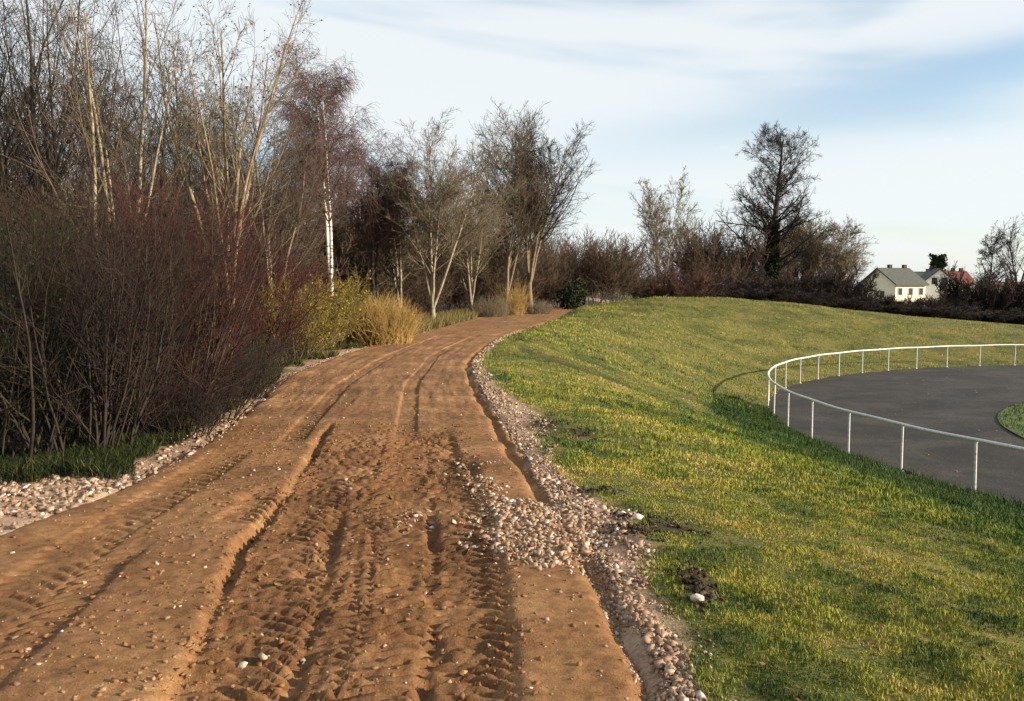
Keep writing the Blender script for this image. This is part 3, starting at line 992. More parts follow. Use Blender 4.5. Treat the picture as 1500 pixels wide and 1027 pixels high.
dup(s_dk2, place(296, 10.4), 2.0, (.75, .75, .42), 'low dark tangle of twigs at the foot of the red-brown shrub by the road')
dup(s_dk2, place(262, 9.3), 4.4, (.6, .6, .34), 'lowest dark tangle of twigs nearest to the road edge')
dup(s_dark, place(352, 12.6), 5.2, (.6, .6, .36), 'low dark tangle of twigs right of the lit foot of the tan forked tree')
t_a = tree(35, 13.5, -110, 'dark many-stemmed tree at the left border rising out of the picture', 'dark', 'dark', 21, stems=5, trunk_r=.075, split=.05, nb=(30, 8, 6), grav=(.7, .5, .4), ang=(.4, .8), leaves=BU)
t_b = tree(168, 12.5, -90, 'grey-stemmed tree with bead-like buds rising behind the red-brown shrub', 'pale', 'grey', 22, stems=5, trunk_r=.062, split=.06, nb=(30, 8, 5), grav=(.8, .5, .4), ang=(.4, .8), leaves=BU)
t_c = tree(335, 13.2, -60, 'tan-barked tree with a lit single foot forking into tall straight stems by the road', 'gold', 'pale', 23, stems=7, trunk_r=.058, split=.17, nb=(44, 7, 5), stem_ang=(.04, .26), grav=(.9, .6, .4), ang=(.35, .7), spread=.26, leaves=('buds', 1100, .014, .03, M_bud))
t_d = tree(232, 17.0, 20, 'slender dark tree between the grey-stemmed tree and the tan forked tree', 'dark', 'dark', 24, stems=3, trunk_r=.10, split=.1, nb=(26, 8, 6), grav=(.8, .5, .4), leaves=BU)
dup(t_a, place(-70, 15.5), 2.0, 1.1, 'dark many-stemmed tree standing beyond the left border', 'trees behind the left thicket')
for k, (s, px, dp, rz, sc) in enumerate(((t_a, 100, 18, 1.2, 1.1), (t_d, 20, 20, 3.3, 1.2), (t_b, -10, 24, 2.6, 1.25), (t_d, 290, 23, 5.2, 1.0), (t_a, 190, 25, 4.4, 1.15), (t_d, 385, 27, 0.7, .85), (t_b, 110, 29, 5.5, 1.3), (t_a, 330, 33, 1.8, 1.1))):
    dup(s, place(px, dp), rz, sc, 'bare tree standing deeper in the wood behind the left thicket', 'trees deep in the left wood')

t_e = tree(398, 26, 135, 'grey twiggy tree filling the gap between the tan forked tree and the birches', 'grey', 'grey', 25, stems=3, trunk_r=.09, split=.1, nb=(36, 8, 6), stem_ang=(.05, .3))
for k, (px, dp, rz, sc) in enumerate(((360, 30, 1.4, 1.0), (450, 44, 2.7, 1.15), (300, 32, 3.9, 1.2), (250, 36, 5.1, 1.25), (180, 34, .5, 1.3), (60, 36, 1.9, 1.3), (520, 48, 2.2, 1.1), (120, 22, 4.5, 1.0), (-10, 30, 5.6, 1.2), (660, 54, 1.0, 1.25), (720, 58, 2.0, 1.2), (800, 62, 3.0, .95))):
    dup(t_e, place(px, dp), rz, sc, 'grey twiggy tree standing deeper in the wood', 'grey trees deep in the wood')
# birches
birch_kw = dict(stems=2, trunk_r=.105, split=.20, nb=(44, 10, 9), u0=.36, stem_ang=(.08, .15), grav=(.25, -.35, -.5), ang=(.5, 1.05), spread=.34, weep=1.3, last_len=(.5, 1.0), straight=.04)
birch = tree(484, 30, 68, 'white-barked birch with a forked trunk and drooping purple-brown twigs', 'birch', 'purple', 31, name='birch_tree', **birch_kw)
b2 = dup(birch, place(548, 37.5), 2.4, (1.0, 1.0, .80), 'smaller drooping purple-brown tree just right of the forked white birch')
rebark(b2, M_bark['dark'])
b3 = dup(birch, place(428, 36), 4.0, (1.0, 1.0, .78), 'drooping purple-brown tree half hidden left of the forked white birch')
rebark(b3, M_bark['dark'])

# yellow willow, golden clump
w1 = shrub(468, 22.5, 398, 2.5, 'olive-yellow willow bush in front of the white birch trunk', 'grey', 'willow', 41, 34, (11, 8), rmin=.0055, leaves=('leaves', 2600, .02, .05, M_leaf_willow))
dup(w1, place(425, 19.5), 2.1, .9, 'olive-yellow willow bush next to the purplish shrub')
dup(w1, place(508, 24.5), 4.1, .72, 'small olive willow bush touching the golden clump')


def stalk_clump(px, depth, top, wide, label, seed, twig, n=1600, name='ornamental_grass', cat='grass clump'):
    g = np.random.default_rng(seed)
    loc = place(px, depth); H = top_height(top, depth, loc[2])
    a = g.uniform(0, 6.28, n); r = wide * .42 * np.sqrt(g.random(n))
    pos = np.stack([r * np.cos(a), r * np.sin(a), np.zeros(n)], -1)
    an = .05 + .4 * (r / (wide * .42)) * g.random(n)
    d = np.stack([np.sin(an) * np.cos(a), np.sin(an) * np.sin(a), np.cos(an)], -1)
    L = H * g.uniform(.55, 1.05, n) * (1 - .35 * (r / (wide * .42)) ** 2)
    P = integrate(g, pos, d, L, 6, -.25, .34)
    R = np.maximum(.007 * np.linspace(1, .4, 6)[None] * np.ones((n, 1)), .0035)
    P2, R2 = spawn(g, P, R, 3, .45, 1, (.2, .7), (.15, .35), 3, .1, .2, .8, .003)
    V, Q = merge([tubes(P, R, 3), tubes(P2, R2, 3)])
    o = link(name, raw_mesh(name, V, Q, False), M_twig[twig], None, loc)
    return tag(o, label, cat)


stalk_clump(556, 24.3, 424, 2.0, 'golden-yellow rounded clump of dry stalks at the road edge', 51, 'goldgrass', 1300)
stalk_clump(755, 47, 404, .9, 'tall straw-coloured grass clump at the end of the road', 52, 'goldgrass', 260)
stalk_clump(722, 45, 428, 1.9, 'low pale grass clump left of the tall straw-coloured clump', 53, 'pale', 500)
stalk_clump(790, 49, 436, 1.6, 'low reddish-straw grass clump where the road disappears', 54, 'pale', 400)

# middle group
tm1 = tree(634, 37, 172, 'pale-trunked spreading tree closest to the road in the middle group', 'pale', 'pale', 61, stems=5, trunk_r=.12, split=.10, nb=(70, 9, 7), stem_ang=(.04, .38), grav=(.5, .4, .4), spread=.40, ang=(.5, 1.0))
tm2 = tree(588, 39, 235, 'thin pale-trunked tree right behind the golden clump', 'pale', 'grey', 62, stems=3, trunk_r=.10, split=.1, nb=(52, 9, 7), stem_ang=(.04, .3), spread=.42, ang=(.5, 1.0))
tree(541, 40, 250, 'tree with one trunk leaning left over the golden clump', 'pale', 'grey', 63, stems=2, trunk_r=.09, split=.03, nb=(30, 9, 7), stem_ang=(.2, .5))
dup(tm1, place(690, 45), 2.6, (.9, .9, .88), 'pale-twigged tree between the closest pale trunk and the pair of tall slim trees')
tp = tree(742, 50, 160, 'left one of the pair of tall slim trees at the end of the road', 'grey', 'grey', 64, stems=4, trunk_r=.14, split=.06, nb=(64, 10, 7), stem_ang=(.03, .2), spread=.42, ang=(.45, .85), grav=(.8, .5, .4))
tree(777, 52, 182, 'fan-shaped dark tree, right one of the pair at the end of the road', 'grey', 'dark', 65, stems=6, trunk_r=.17, split=.18, nb=(66, 10, 7), spread=.42, stem_ang=(.08, .5), grav=(.6, .5, .4))
# undergrowth below them
su = shrub(690, 52, 340, 5.5, 'brown leafless undergrowth bush below the pair of slim trees', 'dark', 'umber', 71, 40, (12, 9), group=None)
for k, (px, dp, sc, rz) in enumerate(((610, 47, .85, 1.), (650, 55, 1.05, 2.), (735, 57, .95, 3.), (560, 44, .9, 4.), (520, 41, .85, 5.), (480, 44, 1.0, .5), (440, 40, .9, 1.6), (400, 34, .8, 2.7), (370, 28, .62, 3.6), (780, 60, .9, 4.4), (420, 46, 1.2, 5.1), (350, 40, 1.1, .2), (270, 34, 1.0, 1.3), (190, 30, .9, 2.2), (110, 34, 1.1, 3.1), (20, 30, 1.1, 4.1), (-40, 38, 1.2, 5.3), (240, 48, 1.4, .9), (100, 50, 1.5, 1.9), (-20, 55, 1.6, 2.9), (540, 58, 1.2, 3.7), (610, 62, 1.2, 4.9))):
    dup(su, place(px, dp), rz, sc, 'brown leafless bush filling the wood below the bare trees', 'undergrowth bushes in the wood')
sb = shrub(600, 60, 300, 6.5, 'tall dense grey-brown thicket behind the closest pale trunk', 'grey', 'grey', 72, 34, (12, 9))
for k, (px, dp, sc, rz) in enumerate(((700, 66, 1.0, 1.), (520, 60, 1.15, 2.), (450, 58, 1.1, 3.2), (380, 52, 1.0, 4.), (300, 56, 1.2, 5.), (200, 60, 1.3, .6), (780, 70, .8, 2.4), (60, 62, 1.3, 3.3), (340, 30, .7, 1.4), (290, 28, .7, 2.9))):
    dup(sb, place(px, dp), rz, sc, 'tall grey-brown thicket in the back of the wood', 'thickets at the back of the wood')

# shrubs where the road ends
se1 = shrub(868, 63, 338, 5.5, 'broad russet-brown bush right of the road end', 'dark', 'umber', 81, 36, (12, 9))
dup(se1, place(905, 66), 2.2, .95, 'russet-brown bush between the road-end bush and the twin-stemmed tree')
dup(se1, place(826, 62), 4.2, .92, 'dark brown bush directly behind the road end')
dup(se1, place(938, 70), 1.2, .62, 'low brown bush at the foot of the twin-stemmed tree')
twin = tree(970, 75, 250, 'pale twin-stemmed tree standing alone against the sky above the grass crest', 'pale', 'pale', 91, stems=3, trunk_r=.15, split=.04, nb=(52, 8, 6), stem_ang=(.03, .2), grav=(.7, .5, .4), spread=.30)
sr = shrub(1005, 70, 388, 5.5, 'low rust-brown bush on the crest right of the twin-stemmed tree', 'dark', 'russet', 82, 36, (11, 8))
dup(sr, place(955, 70), 2, .8, 'low rust-brown bush on the crest left of the twin-stemmed tree')
se2 = shrub(1050, 80, 322, 7, 'tall brown bush left of the big dark tree', 'dark', 'umber', 83, 36, (12, 9))
dup(se2, place(1012, 84), 1.4, .92, 'brown bush between the twin-stemmed tree and the tall brown bush')
dup(se2, place(1088, 84), 3.0, .98, 'brown bush touching the left side of the big dark tree')
dup(se2, place(1150, 88), 4.4, .95, 'brown bush touching the right side of the big dark tree')

# the big tree: straight leader, level side branches, heavy arching lower limbs, ivy on the trunk
loc = place(1127, 80)
H = top_height(176, 80, loc[2])
g = np.random.default_rng(104)
P1 = integrate(g, np.zeros((1, 3)), np.array([[.02, 0, 1.]]), np.array([H * .92]), 20, .2, .06)
R1 = .46 * np.linspace(1.1, .05, 20)[None] ** 1.0
Pl, Rl = spawn(g, P1, R1, 9, .20, .42, (.95, 1.3), (.34, .50), 10, .75, .14, .36, .022, .1, 1.0, tip=.12)
Ph, Rh = spawn(g, P1, R1, 64, .36, .99, (.85, 1.4), (.26, .46), 10, .22, .16, .28, .020, .50, .8)
Q1, S1 = spawn(g, np.concatenate([Pl, Ph]), np.concatenate([Rl, Rh]), 13, .12, 1, (.5, 1.15), (.22, .42), 6, .2, .2, .5, .015, .4, .4)
Q2, S2 = spawn(g, Q1, S1, 7, .1, 1, (.45, 1.1), (.3, .55), 4, .1, .2, .6, .011, .3, .35)
Q3, S3 = spawn(g, Q2[::3], S2[::3], 3, .2, 1, (.4, 1.0), (.5, .8), 2, .1, .2, .7, .010, .3, .3)
n = 5200
zz_ = g.uniform(.0, .46, n) * H
rr_ = .34 + (.55 - zz_ / H * .9) * g.random(n) ** 1.2
aa = g.uniform(0, 6.28, n)
base = P1[0][np.minimum((zz_ / H * 19).astype(int), 19)]
ivy = quads_cloud(g, np.stack([base[:, 0] + rr_ * np.cos(aa), base[:, 1] + rr_ * np.sin(aa), zz_], -1), .10, .22, 1.2)
plant_thing('bare_tree', 'tree', 'biggest dark tree with ivy-clad trunk and level branches rising above the crest', loc,
            [(P1, R1, 9), (Pl, Rl, 6), (Ph, Rh, 5), (Q1, S1, 3), (Q2, S2, 3), (Q3, S3, 3)], M_bark['dark'], M_twig['dark'], 2, None, ('ivy', ivy, M_leaf_ever))
ts = tree(1213, 88, 322, 'pale-twigged small tree right of the biggest dark tree', 'pale', 'pale', 92, stems=4, trunk_r=.13, split=.1, nb=(48, 11, 8), stem_ang=(.1, .5), grav=(.5, .4, .3), spread=.42)
dup(ts, place(1172, 90), 2.2, 1.06, 'grey small tree close behind the biggest dark tree')
dup(ts, place(1228, 92), 4.0, (.6, .6, .8), 'lowest small tree in front of the green-roofed house')

# dark hedge, bush by bush
hb = shrub(1105, 74, 402, 6.0, 'blackish hedge bush at the left end of the hedge below the big tree', 'black', 'black', 111, 46, (13, 9), rmin=.02, fan=(.05, .95), name='hedge_bush')
hl = [
    (1140, 75, 400, 'blackish hedge bush under the ivy-clad trunk'),
    (1180, 76, 398, 'blackish hedge bush under the grey small tree'),
    (1218, 76, 392, 'blackish hedge bush under the pale-twigged small tree'),
    (1244, 77, 392, 'highest blackish hedge bush left of the green-roofed house'),
    (1284, 74, 428, 'blackish hedge bush below the gable of the green-roofed house'),
    (1316, 74, 434, 'low blackish hedge bush below the cream wall'),
    (1350, 75, 430, 'blackish hedge bush below the gable with two windows'),
    (1393, 76, 428, 'blackish hedge bush below the red roof'),
    (1412, 80, 392, 'tall blackish hedge bush hiding the house right of the red roof'),
    (1445, 78, 400, 'blackish hedge bush at the foot of the drooping small tree'),
    (1478, 79, 400, 'blackish hedge bush second from the right border'),
    (1512, 78, 405, 'blackish hedge bush cut by the right border'),
]
hH = top_height(402, 74, place(1105, 74)[2])
for k, (px, dp, top, lb) in enumerate(hl):
    p = place(px, dp)
    s = top_height(top, dp, p[2]) / hH
    w_ = .72 if 1260 < px < 1400 else .85
    dup(hb, p, 1.3 * k + .4, (w_, w_, s), lb)
for k, (px, dp, s) in enumerate(((1095, 70, .55), (1160, 69, .5), (1230, 70, .5), (1300, 69, .4), (1335, 69, .42), (1365, 70, .42), (1430, 70, .5), (1490, 71, .55))):
    dup(hb, place(px, dp), 1.7 * k, (1.1, 1.1, s), 'low dark scrub at the foot of the hedge along the far grass edge', 'low scrub along the foot of the hedge')
tree(1443, 92, 338, 'small tree with drooping branches behind the hedge, third from the right border', 'dark', 'dark', 94, trunk_r=.14, nb=(22, 8, 6), spread=.30, grav=(.1, -.4, -.3))
tr2 = tree(1480, 90, 308, 'slim sparse tree behind the hedge with the tallest top near the right border', 'dark', 'dark', 95, trunk_r=.13, nb=(12, 6, 4), spread=.36, grav=(.8, .5, .3), u0=.35)
dup(tr2, place(1499, 88), 2.7, .93, 'slim sparse tree cut by the right border')

# ------------------------------------------------------------------ railing round the track
t = empty('railing', (CX, CY, ZT))
tag(t, 'white tubular metal railing curving round the black running track', 'railing')
m, nt, bs = newmat('white_painted_pipe')
n = noise(nt, 18, 4, 0.7)
nt.links.new(ramp(nt, [(0.30, (0.22, 0.15, 0.10)), (0.42, (0.50, 0.48, 0.45)), (0.7, (0.68, 0.68, 0.66))], n), bs.inputs['Base Color'])
bs.inputs['Roughness'].default_value = 0.45
bs.inputs['Specular IOR Level'].default_value = 0.5
M_pipe = m
a_near = math.atan2(17.7 - CY, 9.25 - CX)
dth = 2.12 / (CR + .05)
angs = [a_near - k * dth for k in range(-7, 30)]
H_r = 1.08
th = np.linspace(angs[0] + dth, angs[-1], 260)
P = np.stack([(CR + .05) * np.cos(th), (CR + .05) * np.sin(th), np.full_like(th, H_r) + 0.008 * np.sin(th * 40)], -1)[None]
V, Q = tubes(P, np.full((1, len(th)), 0.036), 10)
link('rail', raw_mesh('rail', V, Q, True), M_pipe, t)
for k in range(3, len(angs), 3):
    a = angs[k] + .35 * dth
    tt_ = np.array([-.004, 0, .004]) + a
    Pj = np.stack([(CR + .05) * np.cos(tt_), (CR + .05) * np.sin(tt_), np.full(3, H_r)], -1)[None]
    V, Q = tubes(Pj, np.full((1, 3), .043), 10)
    link('joint', raw_mesh('joint', V, Q, True), M_pipe, t)
pm = None
for k, a in enumerate(angs):
    if pm is None:
        Pp = np.array([[(0, 0, -.15), (0, 0, .4), (0, 0, 1.0), (0, 0, 1.06)]], float)
        V1 = tubes(Pp, np.array([[.027, .027, .027, .040]]), 9)
        Pb = np.array([[(0, 0, 0), (0, 0, .03), (0, 0, .035)]], float)
        V2 = tubes(Pb, np.array([[.045, .045, .02]]), 9)
        V, Q = merge([V1, V2])
        pm = raw_mesh('post', V, Q, True)
        pm.materials.append(M_pipe)
    o = link('post', pm, None, t)
    o.location = ((CR + .05) * math.cos(a), (CR + .05) * math.sin(a), 0)
    o.rotation_euler = (random.gauss(0, .008), random.gauss(0, .008), a)

# ------------------------------------------------------------------ houses beyond the hedge
def plain(name, col, rough=.8, c2=None, scale=3):
    m, nt, bs = newmat(name)
    n = noise(nt, scale, 4, .6)
    nt.links.new(ramp(nt, [(.3, col), (.7, c2 or tuple(min(1, v * 1.25) for v in col))], n), bs.inputs['Base Color'])
    bs.inputs['Roughness'].default_value = rough
    return m


M_cream = plain('cream_render', (.72, .64, .46)); M_white = plain('white_render', (.66, .66, .64))
M_rgreen = plain('mossy_grey_roof', (.060, .066, .058), c2=(.10, .106, .092)); M_rdark = plain('dark_slate_roof', (.06, .058, .06))
M_rred = plain('red_tiled_roof', (.12, .045, .034), c2=(.18, .07, .048)); M_rdull = plain('weathered_red_roof', (.085, .045, .035), c2=(.13, .07, .05)); M_chim = plain('chimney_brick', (.06, .035, .028))
M_glass, nt, bs = newmat('dark_window_glass')
bs.inputs['Base Color'].default_value = (.02, .025, .03, 1); bs.inputs['Roughness'].default_value = .15; bs.inputs['Specular IOR Level'].default_value = .5
M_frame = plain('window_frame_paint', (.55, .53, .50))


def poly_mesh(name, faces_pts):
    vs, fs = [], []
    for pts in faces_pts:
        i = len(vs); vs += [tuple(p) for p in pts]; fs.append(tuple(range(i, i + len(pts))))
    me = bpy.data.meshes.new(name); me.from_pydata(vs, [], fs); me.update()
    return me


def boxm(name, x0, x1, y0, y1, z0, z1):
    c = [(x, y, z) for z in (z0, z1) for y in (y0, y1) for x in (x0, x1)]
    f = [(0, 2, 3, 1), (4, 5, 7, 6), (0, 1, 5, 4), (2, 6, 7, 3), (0, 4, 6, 2), (1, 3, 7, 5)]
    me = bpy.data.meshes.new(name); me.from_pydata(c, [], f); me.update()
    return me


def house(loc, rz, Lx, Wy, eave, ridge, wall, roof, label, chims, long_wins, gable_wins):
    """ridge along local x; the long wall faces -y, gables face -x and +x"""
    h = empty('house', loc, rz)
    tag(h, label, 'house')
    x0, x1, y0, y1 = -Lx / 2, Lx / 2, -Wy / 2, Wy / 2
    faces = [[(x0, y0, -1), (x1, y0, -1), (x1, y0, eave), (x0, y0, eave)], [(x1, y1, -1), (x0, y1, -1), (x0, y1, eave), (x1, y1, eave)],
             [(x0, y1, -1), (x0, y0, -1), (x0, y0, eave), (x0, 0, ridge), (x0, y1, eave)], [(x1, y0, -1), (x1, y1, -1), (x1, y1, eave), (x1, 0, ridge), (x1, y0, eave)]]
    link('wall', poly_mesh('wall', faces), wall, h)
    s = (ridge - eave) / (Wy / 2); ov = .45; th = .22; ox = .35
    rf = []
    for sg in (-1, 1):
        a = (x0 - ox, sg * (Wy / 2 + ov), eave - s * ov + .03); b = (x1 + ox, sg * (Wy / 2 + ov), eave - s * ov + .03)
        c_ = (x1 + ox, 0, ridge + .03); d = (x0 - ox, 0, ridge + .03)
        up = lambda p: (p[0], p[1], p[2] + th)
        q = [a, b, c_, d] if sg < 0 else [b, a, d, c_]
        rf += [[up(p) for p in q], q[::-1]]
        rf += [[q[0], q[1], up(q[1]), up(q[0])], [q[1], q[2], up(q[2]), up(q[1])], [q[3], q[0], up(q[0]), up(q[3])]]
    r = link('roof', poly_mesh('roof', rf), roof, h)
    for cx_, cy_ in chims:
        zt = ridge - abs(cy_) * s
        c = link('chimney', boxm('chimney', cx_ - .28, cx_ + .28, cy_ - .25, cy_ + .25, zt - .6, ridge + .75), M_chim, r)
    for wx in long_wins:
        w = link('window', boxm('window', wx - .5, wx + .5, y0 - .06, y0 + .05, eave - 1.75, eave - .55), M_frame, h)
        link('pane', boxm('pane', wx - .40, wx + .40, y0 - .075, y0 - .04, eave - 1.66, eave - .64), M_glass, w)
    for side, wy, wz in gable_wins:
        xx = x0 if side < 0 else x1
        w = link('window', boxm('window', xx - .06, xx + .05, wy - .5, wy + .5, wz - .6, wz + .6), M_frame, h)
        link('pane', boxm('pane', min(xx + side * .04, xx + side * .085), max(xx + side * .04, xx + side * .085), wy - .42, wy + .42, wz - .52, wz + .52), M_glass, w)
    return h


def hpos(px, dp, z):
    return (lateral(px, dp), dp, z)


house(hpos(1306, 140, -3.4), math.radians(22), 6.0, 7.2, 5.2, 7.5, M_cream, M_rgreen,
      'cream-walled house with a grey-green pitched roof and two chimneys beyond the hedge', [(-.6, .1), (2.4, .1)], [-2.1, 0, 2.1], [(-1, -1.0, 3.6)])
house(hpos(1367, 147, -3.4), math.radians(75), 8, 6.2, 4.9, 7.5, M_white, M_rdark,
      'white gabled house with two small attic windows and a dark roof', [(2.0, .2)], [-2.0, 1.0], [(-1, -.74, 5.7), (-1, .74, 5.7)])
house(hpos(1387, 158, -3.4), math.radians(5), 6, 7, 5.0, 7.3, M_white, M_rred,
      'house with a bright red roof and two chimneys partly behind the white gable', [(.8, 0), (2.3, 0)], [-1.5, 1], [])
house(hpos(1344, 165, -3.4), math.radians(-8), 8, 8, 3.4, 7.3, M_white, M_rdark,
      'dark-roofed house wedged between the grey-green roof and the white gable', [(1.5, 0)], [0], [])
house(hpos(1470, 150, -3.4), math.radians(12), 12, 8, 2.4, 5.4, M_white, M_rdull,
      'low house with a dull red roof behind the hedge near the right border', [(0.5, 0)], [-4, -1.5], [])


def conifer(px, dp, top, z0, label, cr_r=1.6):
    g = np.random.default_rng(int(px))
    t = empty('pine_tree', (lateral(px, dp), dp, z0))
    tag(t, label, 'tree')
    H = EYE + (418 - top) * dp / F - z0
    P = integrate(g, np.zeros((1, 3)), np.array([[.02, 0, 1]]), np.array([H * .96]), 10, .1, .05)
    R = .2 * np.linspace(1, .2, 10)[None]
    P2, R2 = spawn(g, P, R, 26, .62, 1, (1.0, 1.5), (.13, .2), 5, .2, .2, .4, .03, .3)
    V, Q = merge([tubes(P, R, 7), tubes(P2, R2, 4)])
    link('trunk', raw_mesh('trunk', V, Q, True), M_bark['dark'], t)
    i = g.integers(0, len(P2), 2600); k = g.integers(1, 5, 2600)
    c = P2[i, k] + g.normal(0, .18, (2600, 3))
    v, q, tt = quads_cloud(g, c, .16, .4, 2.0)
    link('crown', raw_mesh('crown', v, q, False, {'tint': tt}), M_leaf_ever, t)
    return t


conifer(1367, 172, 374, -3.4, 'dark evergreen pine crown showing above the roofs')

# small evergreen bush by the road end
g = np.random.default_rng(5)
n = 2600
c = nrm(g.normal(0, 1, (n, 3))) * (g.random((n, 1)) ** .4) * np.array([1.1, 1.0, 1.0]) + np.array([0, 0, .95])
c *= 1 + .25 * np.sin(c[:, :1] * 7) * np.cos(c[:, 2:] * 6)
v, q, tt = quads_cloud(g, c, .06, .14, 1.6)
lp = place(836, 59)
o = empty('evergreen_bush', lp); tag(o, 'small dark evergreen bush where the road meets the grass crest', 'bush')
link('foliage', raw_mesh('foliage', v, q, False, {'tint': tt}), M_leaf_ever, o)
V, Q = tubes(np.array([[(0, 0, 0), (.02, 0, .5), (0, .02, 1.2)]]), np.array([[.05, .04, .02]]), 6)
link('stems', raw_mesh('stems', V, Q, True), M_bark['dark'], o)

# ------------------------------------------------------------------ grass
M_grass = mat_tint('grass_blades', [(0, (0.012, 0.034, 0.005)), (0.25, (0.045, 0.085, 0.010)), (0.5, (0.145, 0.175, 0.014)), (0.75, (0.29, 0.26, 0.026)), (1, (0.40, 0.30, 0.085))], .7, 0, .25)


M_weed = mat_tint('weed_blades', [(0, (0.010, 0.016, 0.005)), (0.3, (0.026, 0.036, 0.010)), (0.55, (0.085, 0.072, 0.022)), (1, (0.25, 0.19, 0.08))], .8, 0, .1)


def blades(x, y, h, w, tint, lean=.5, clump=True):
    N = len(x)
    z = ground_z(x, y)
    a = rng.uniform(0, 6.28, N); b = rng.uniform(0, 6.28, N); l = rng.uniform(.1, lean, N) * h
    base = np.stack([x, y, z - .008], -1)
    side = np.stack([np.cos(a), np.sin(a), np.zeros(N)], -1) * (w / 2)[:, None]
    mid = base + np.stack([np.cos(b) * l * .3, np.sin(b) * l * .3, h * .6], -1)
    tip = base + np.stack([np.cos(b) * l, np.sin(b) * l, h], -1)
    V = np.stack([base - side, base + side, tip], 1) if N and w[0] > .012 else np.stack([base, mid + side, tip, mid - side], 1)
    k = V.shape[1]
    i = np.arange(N * k).reshape(N, k)
    return V.reshape(-1, 3), i, np.repeat(np.clip(tint, 0, 1), k)


GV, GF, GT, off = [], [], [], 0


def add_blades(*a, **k):
    global off
    v, f, t_ = blades(*a, **k)
    GV.append(v); GF.append(f + off); GT.append(t_); off += len(v)


def field(n, ylo, yhi, h, w, pw=1.0):
    y = ylo + (yhi - ylo) * rng.random(n) ** pw
    xlo = xr(y) + .08; xhi = np.minimum(.60 * y + .8, 60)
    x = xlo + (xhi - xlo) * rng.random(n)
    # pull into tufts
    cs = h * 2.2
    x = x + cs * .5 * vnoise(x / cs * 1.3, y / cs * 1.3, 2); y = y + cs * .5 * vnoise(x / cs * 1.3, y / cs * 1.3, 6)
    d_ = np.hypot(x - CX, y - CY) - CR
    ew = np.interp(y, W[0], W[1])
    ok = (d_ > .02) & (x > xr(y) + ew * (.86 + .35 * fbm(x, y, .3, 2, 3)))
    bare = fbm(x, y, .3, 3, 2) > -.5
    ok &= bare
    ok &= (mud_spots(x, y) + .75 * wheel_marks(x, y)) < .15 + .4 * rng.random(n)
    x, y, d_ = x[ok], y[ok], d_[ok]
    lush_ = sstep(1.25, .55, (d_ + 2.0 * fbm(x, y, 1.1, 3, 6)) / np.interp(y, [10, 14, 18, 24, 30], [9.5, 7.4, 5.2, 2.8, 1.7])) * sstep(33, 25, y)
    tint = .56 + .70 * fbm(x, y, 1.6, 3, 15) + .65 * fbm(x, y, .20, 2, 25) + rng.normal(0, .15, len(x))
    # greener towards the near corner
    tint -= .16 * sstep(8.5, 4.5, y) + .12 * sstep(.7, .3, x - xr(y) - np.interp(y, W[0], W[1]))
    tint = tint * (1 - lush_) + lush_ * (.12 + .12 * rng.random(len(x)))
    hh = h * rng.uniform(.5, 1.25, len(x)) * (1 + .9 * lush_) * (1 + .9 * fbm(x, y, .3, 2, 35))
    add_blades(x, y, hh, np.full(len(x), w) * (1 + .3 * lush_), tint)


field(140000, 2.8, 8.0, .028, .0042)
field(90000, 7.5, 15, .040, .008)
field(80000, 14, 28, .045, .015)
field(80000, 27, 61, .07, .03)
n = 9000
a = rng.uniform(math.pi - 1.2, math.pi + .9, n); rr = 12.9 * np.sqrt(.45 + .55 * rng.random(n))
inx, iny = 26.7 + rr * np.cos(a), 21.7 + rr * np.sin(a)
# rough green tufts at the foot of the fence bank
n = 60000
a = rng.uniform(math.atan2(14 - CY, 11 - CX), math.atan2(30 - CY, 8.2 - CX) + 2 * math.pi, n) if False else rng.uniform(math.pi - .25, math.pi + .80, n)
rr = CR + .02 + rng.random(n) ** 1.1 * np.interp(CY + CR * np.sin(a), [10, 14, 18, 24, 30], [9, 6.5, 4.6, 2.6, 1.6])
x = CX + rr * np.cos(a); y = CY + rr * np.sin(a)
k_ = (fbm(x, y, .8, 2, 55) > -.12 + .12 * (rr - CR - 1.5)) | (rr < CR + .25)
add_blades(x[k_], y[k_], rng.uniform(.04, .14, k_.sum()) * (1 + 1.3 * np.clip(fbm(x[k_], y[k_], .45, 2, 57), -.4, 1)), np.full(k_.sum(), .016), .02 + .26 * rng.random(k_.sum()), lean=.9)
gr = link('grass', raw_mesh('grass', np.concatenate(GV), GF, False, {'tint': np.concatenate(GT)}), M_grass)
tag(gr, 'short yellow-green winter grass covering the bank', 'grass', kind='stuff')

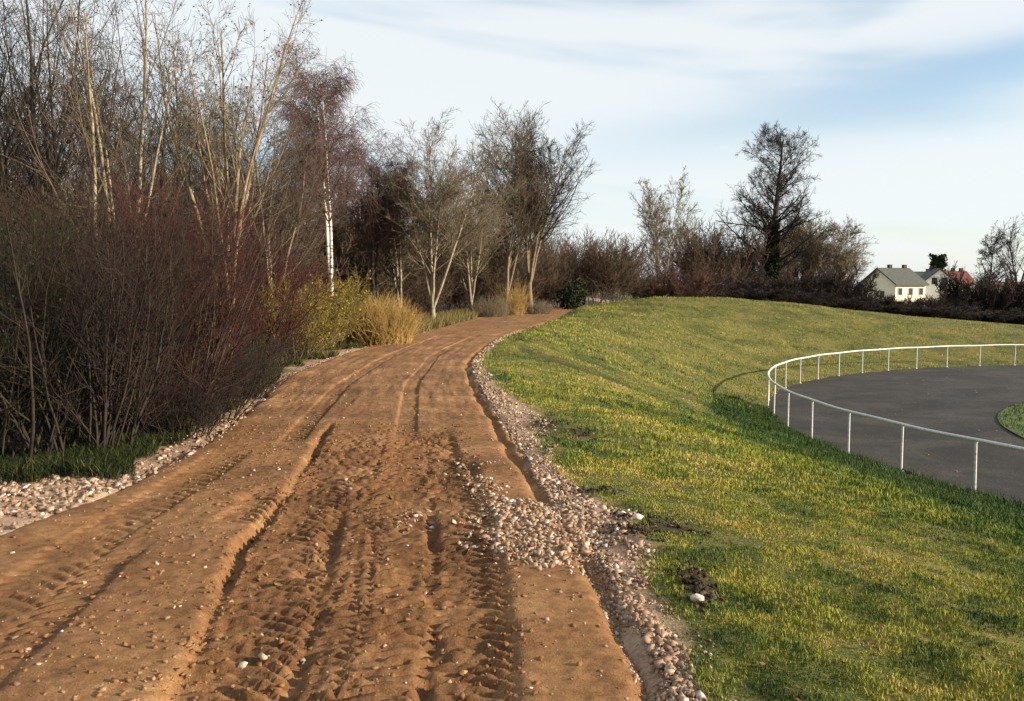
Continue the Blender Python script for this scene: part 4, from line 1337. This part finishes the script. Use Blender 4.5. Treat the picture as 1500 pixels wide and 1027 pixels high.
# grass and weeds on the wooded side
GV, GF, GT, off = [], [], [], 0
n = 26000
y = 6.9 + 2.0 * rng.random(n); x = xl(y) - .25 - 3.2 * rng.random(n)
k_ = (fbm(x, y, .6, 2, 65) > -.15) & (y > 7.0 + .25 * np.abs(x + 3.9))
add_blades(x[k_], y[k_], rng.uniform(.05, .17, k_.sum()), np.full(k_.sum(), .008), .0 + .75 * rng.random(k_.sum()) ** 1.5 * rng.random(k_.sum()), lean=.9)
n = 24000
y = 9 + 22 * rng.random(n) ** 1.1; x = xl(y) - .15 - 1.5 * rng.random(n) ** 1.3
k_ = fbm(x, y, .8, 2, 67) > .0
add_blades(x[k_], y[k_], rng.uniform(.06, .22, k_.sum()), np.full(k_.sum(), .016), .05 + .75 * rng.random(k_.sum()) ** 1.5, lean=.9)
n = 26000
y = 27 + 27 * rng.random(n); x = xl(y) - .05 - 2.6 * rng.random(n) ** 1.2
add_blades(x, y, rng.uniform(.1, .45, n), np.full(n, .022), .45 + .55 * rng.random(n), lean=.7)
gr2 = link('weeds', raw_mesh('weeds', np.concatenate(GV), GF, False, {'tint': np.concatenate(GT)}), M_weed)
tag(gr2, 'rough grass and dry weeds between the road and the wood', 'weeds', kind='stuff')

GV, GF, GT, off = [], [], [], 0
v, f, tt = blades(inx, iny, rng.uniform(.05, .11, len(inx)), np.full(len(inx), .03), .1 + .35 * rng.random(len(inx)))
v[:, 2] += .17
tag(link('infield_grass', raw_mesh('infield_grass', v, f, False, {'tint': tt}), M_grass), 'short green grass inside the running track', 'grass', kind='stuff')
n = 1500
a = rng.uniform(0, 6.28, n); rr = CR * np.sqrt(rng.random(n))
x = CX + rr * np.cos(a); y = CY + rr * np.sin(a)
V, Fc, T = stone_cloud(x, y, .006 + .022 * rng.random(n) ** 3)
V[:, 2] += .145
tag(link('track_grit', raw_mesh('track_grit', V, Fc, False, {'tint': T * .8}), M_stone), kind='stuff')
n = 2000
y = 3.2 + 20 * rng.random(n) ** 1.4
lft = rng.random(n) < .62
x = np.where(lft, xl(y) - .1 - 2.6 * rng.random(n), xr(y) + .3 + (.58 * y - xr(y)) * rng.random(n))
ok = lft | (np.hypot(x - CX, y - CY) > CR)
x, y = x[ok], y[ok]
lz = surf_z(x, y) + np.where(lft[ok], .03, .035)
v, q, tt = quads_cloud(rng, np.stack([x, y, lz], -1), .007, .022, 1.4)
tag(link('fallen_leaves', raw_mesh('fallen_leaves', v, q, False, {'tint': tt}), M_leaf_dead), 'withered brown leaves scattered over the verge and the bank', 'fallen leaves', kind='stuff')
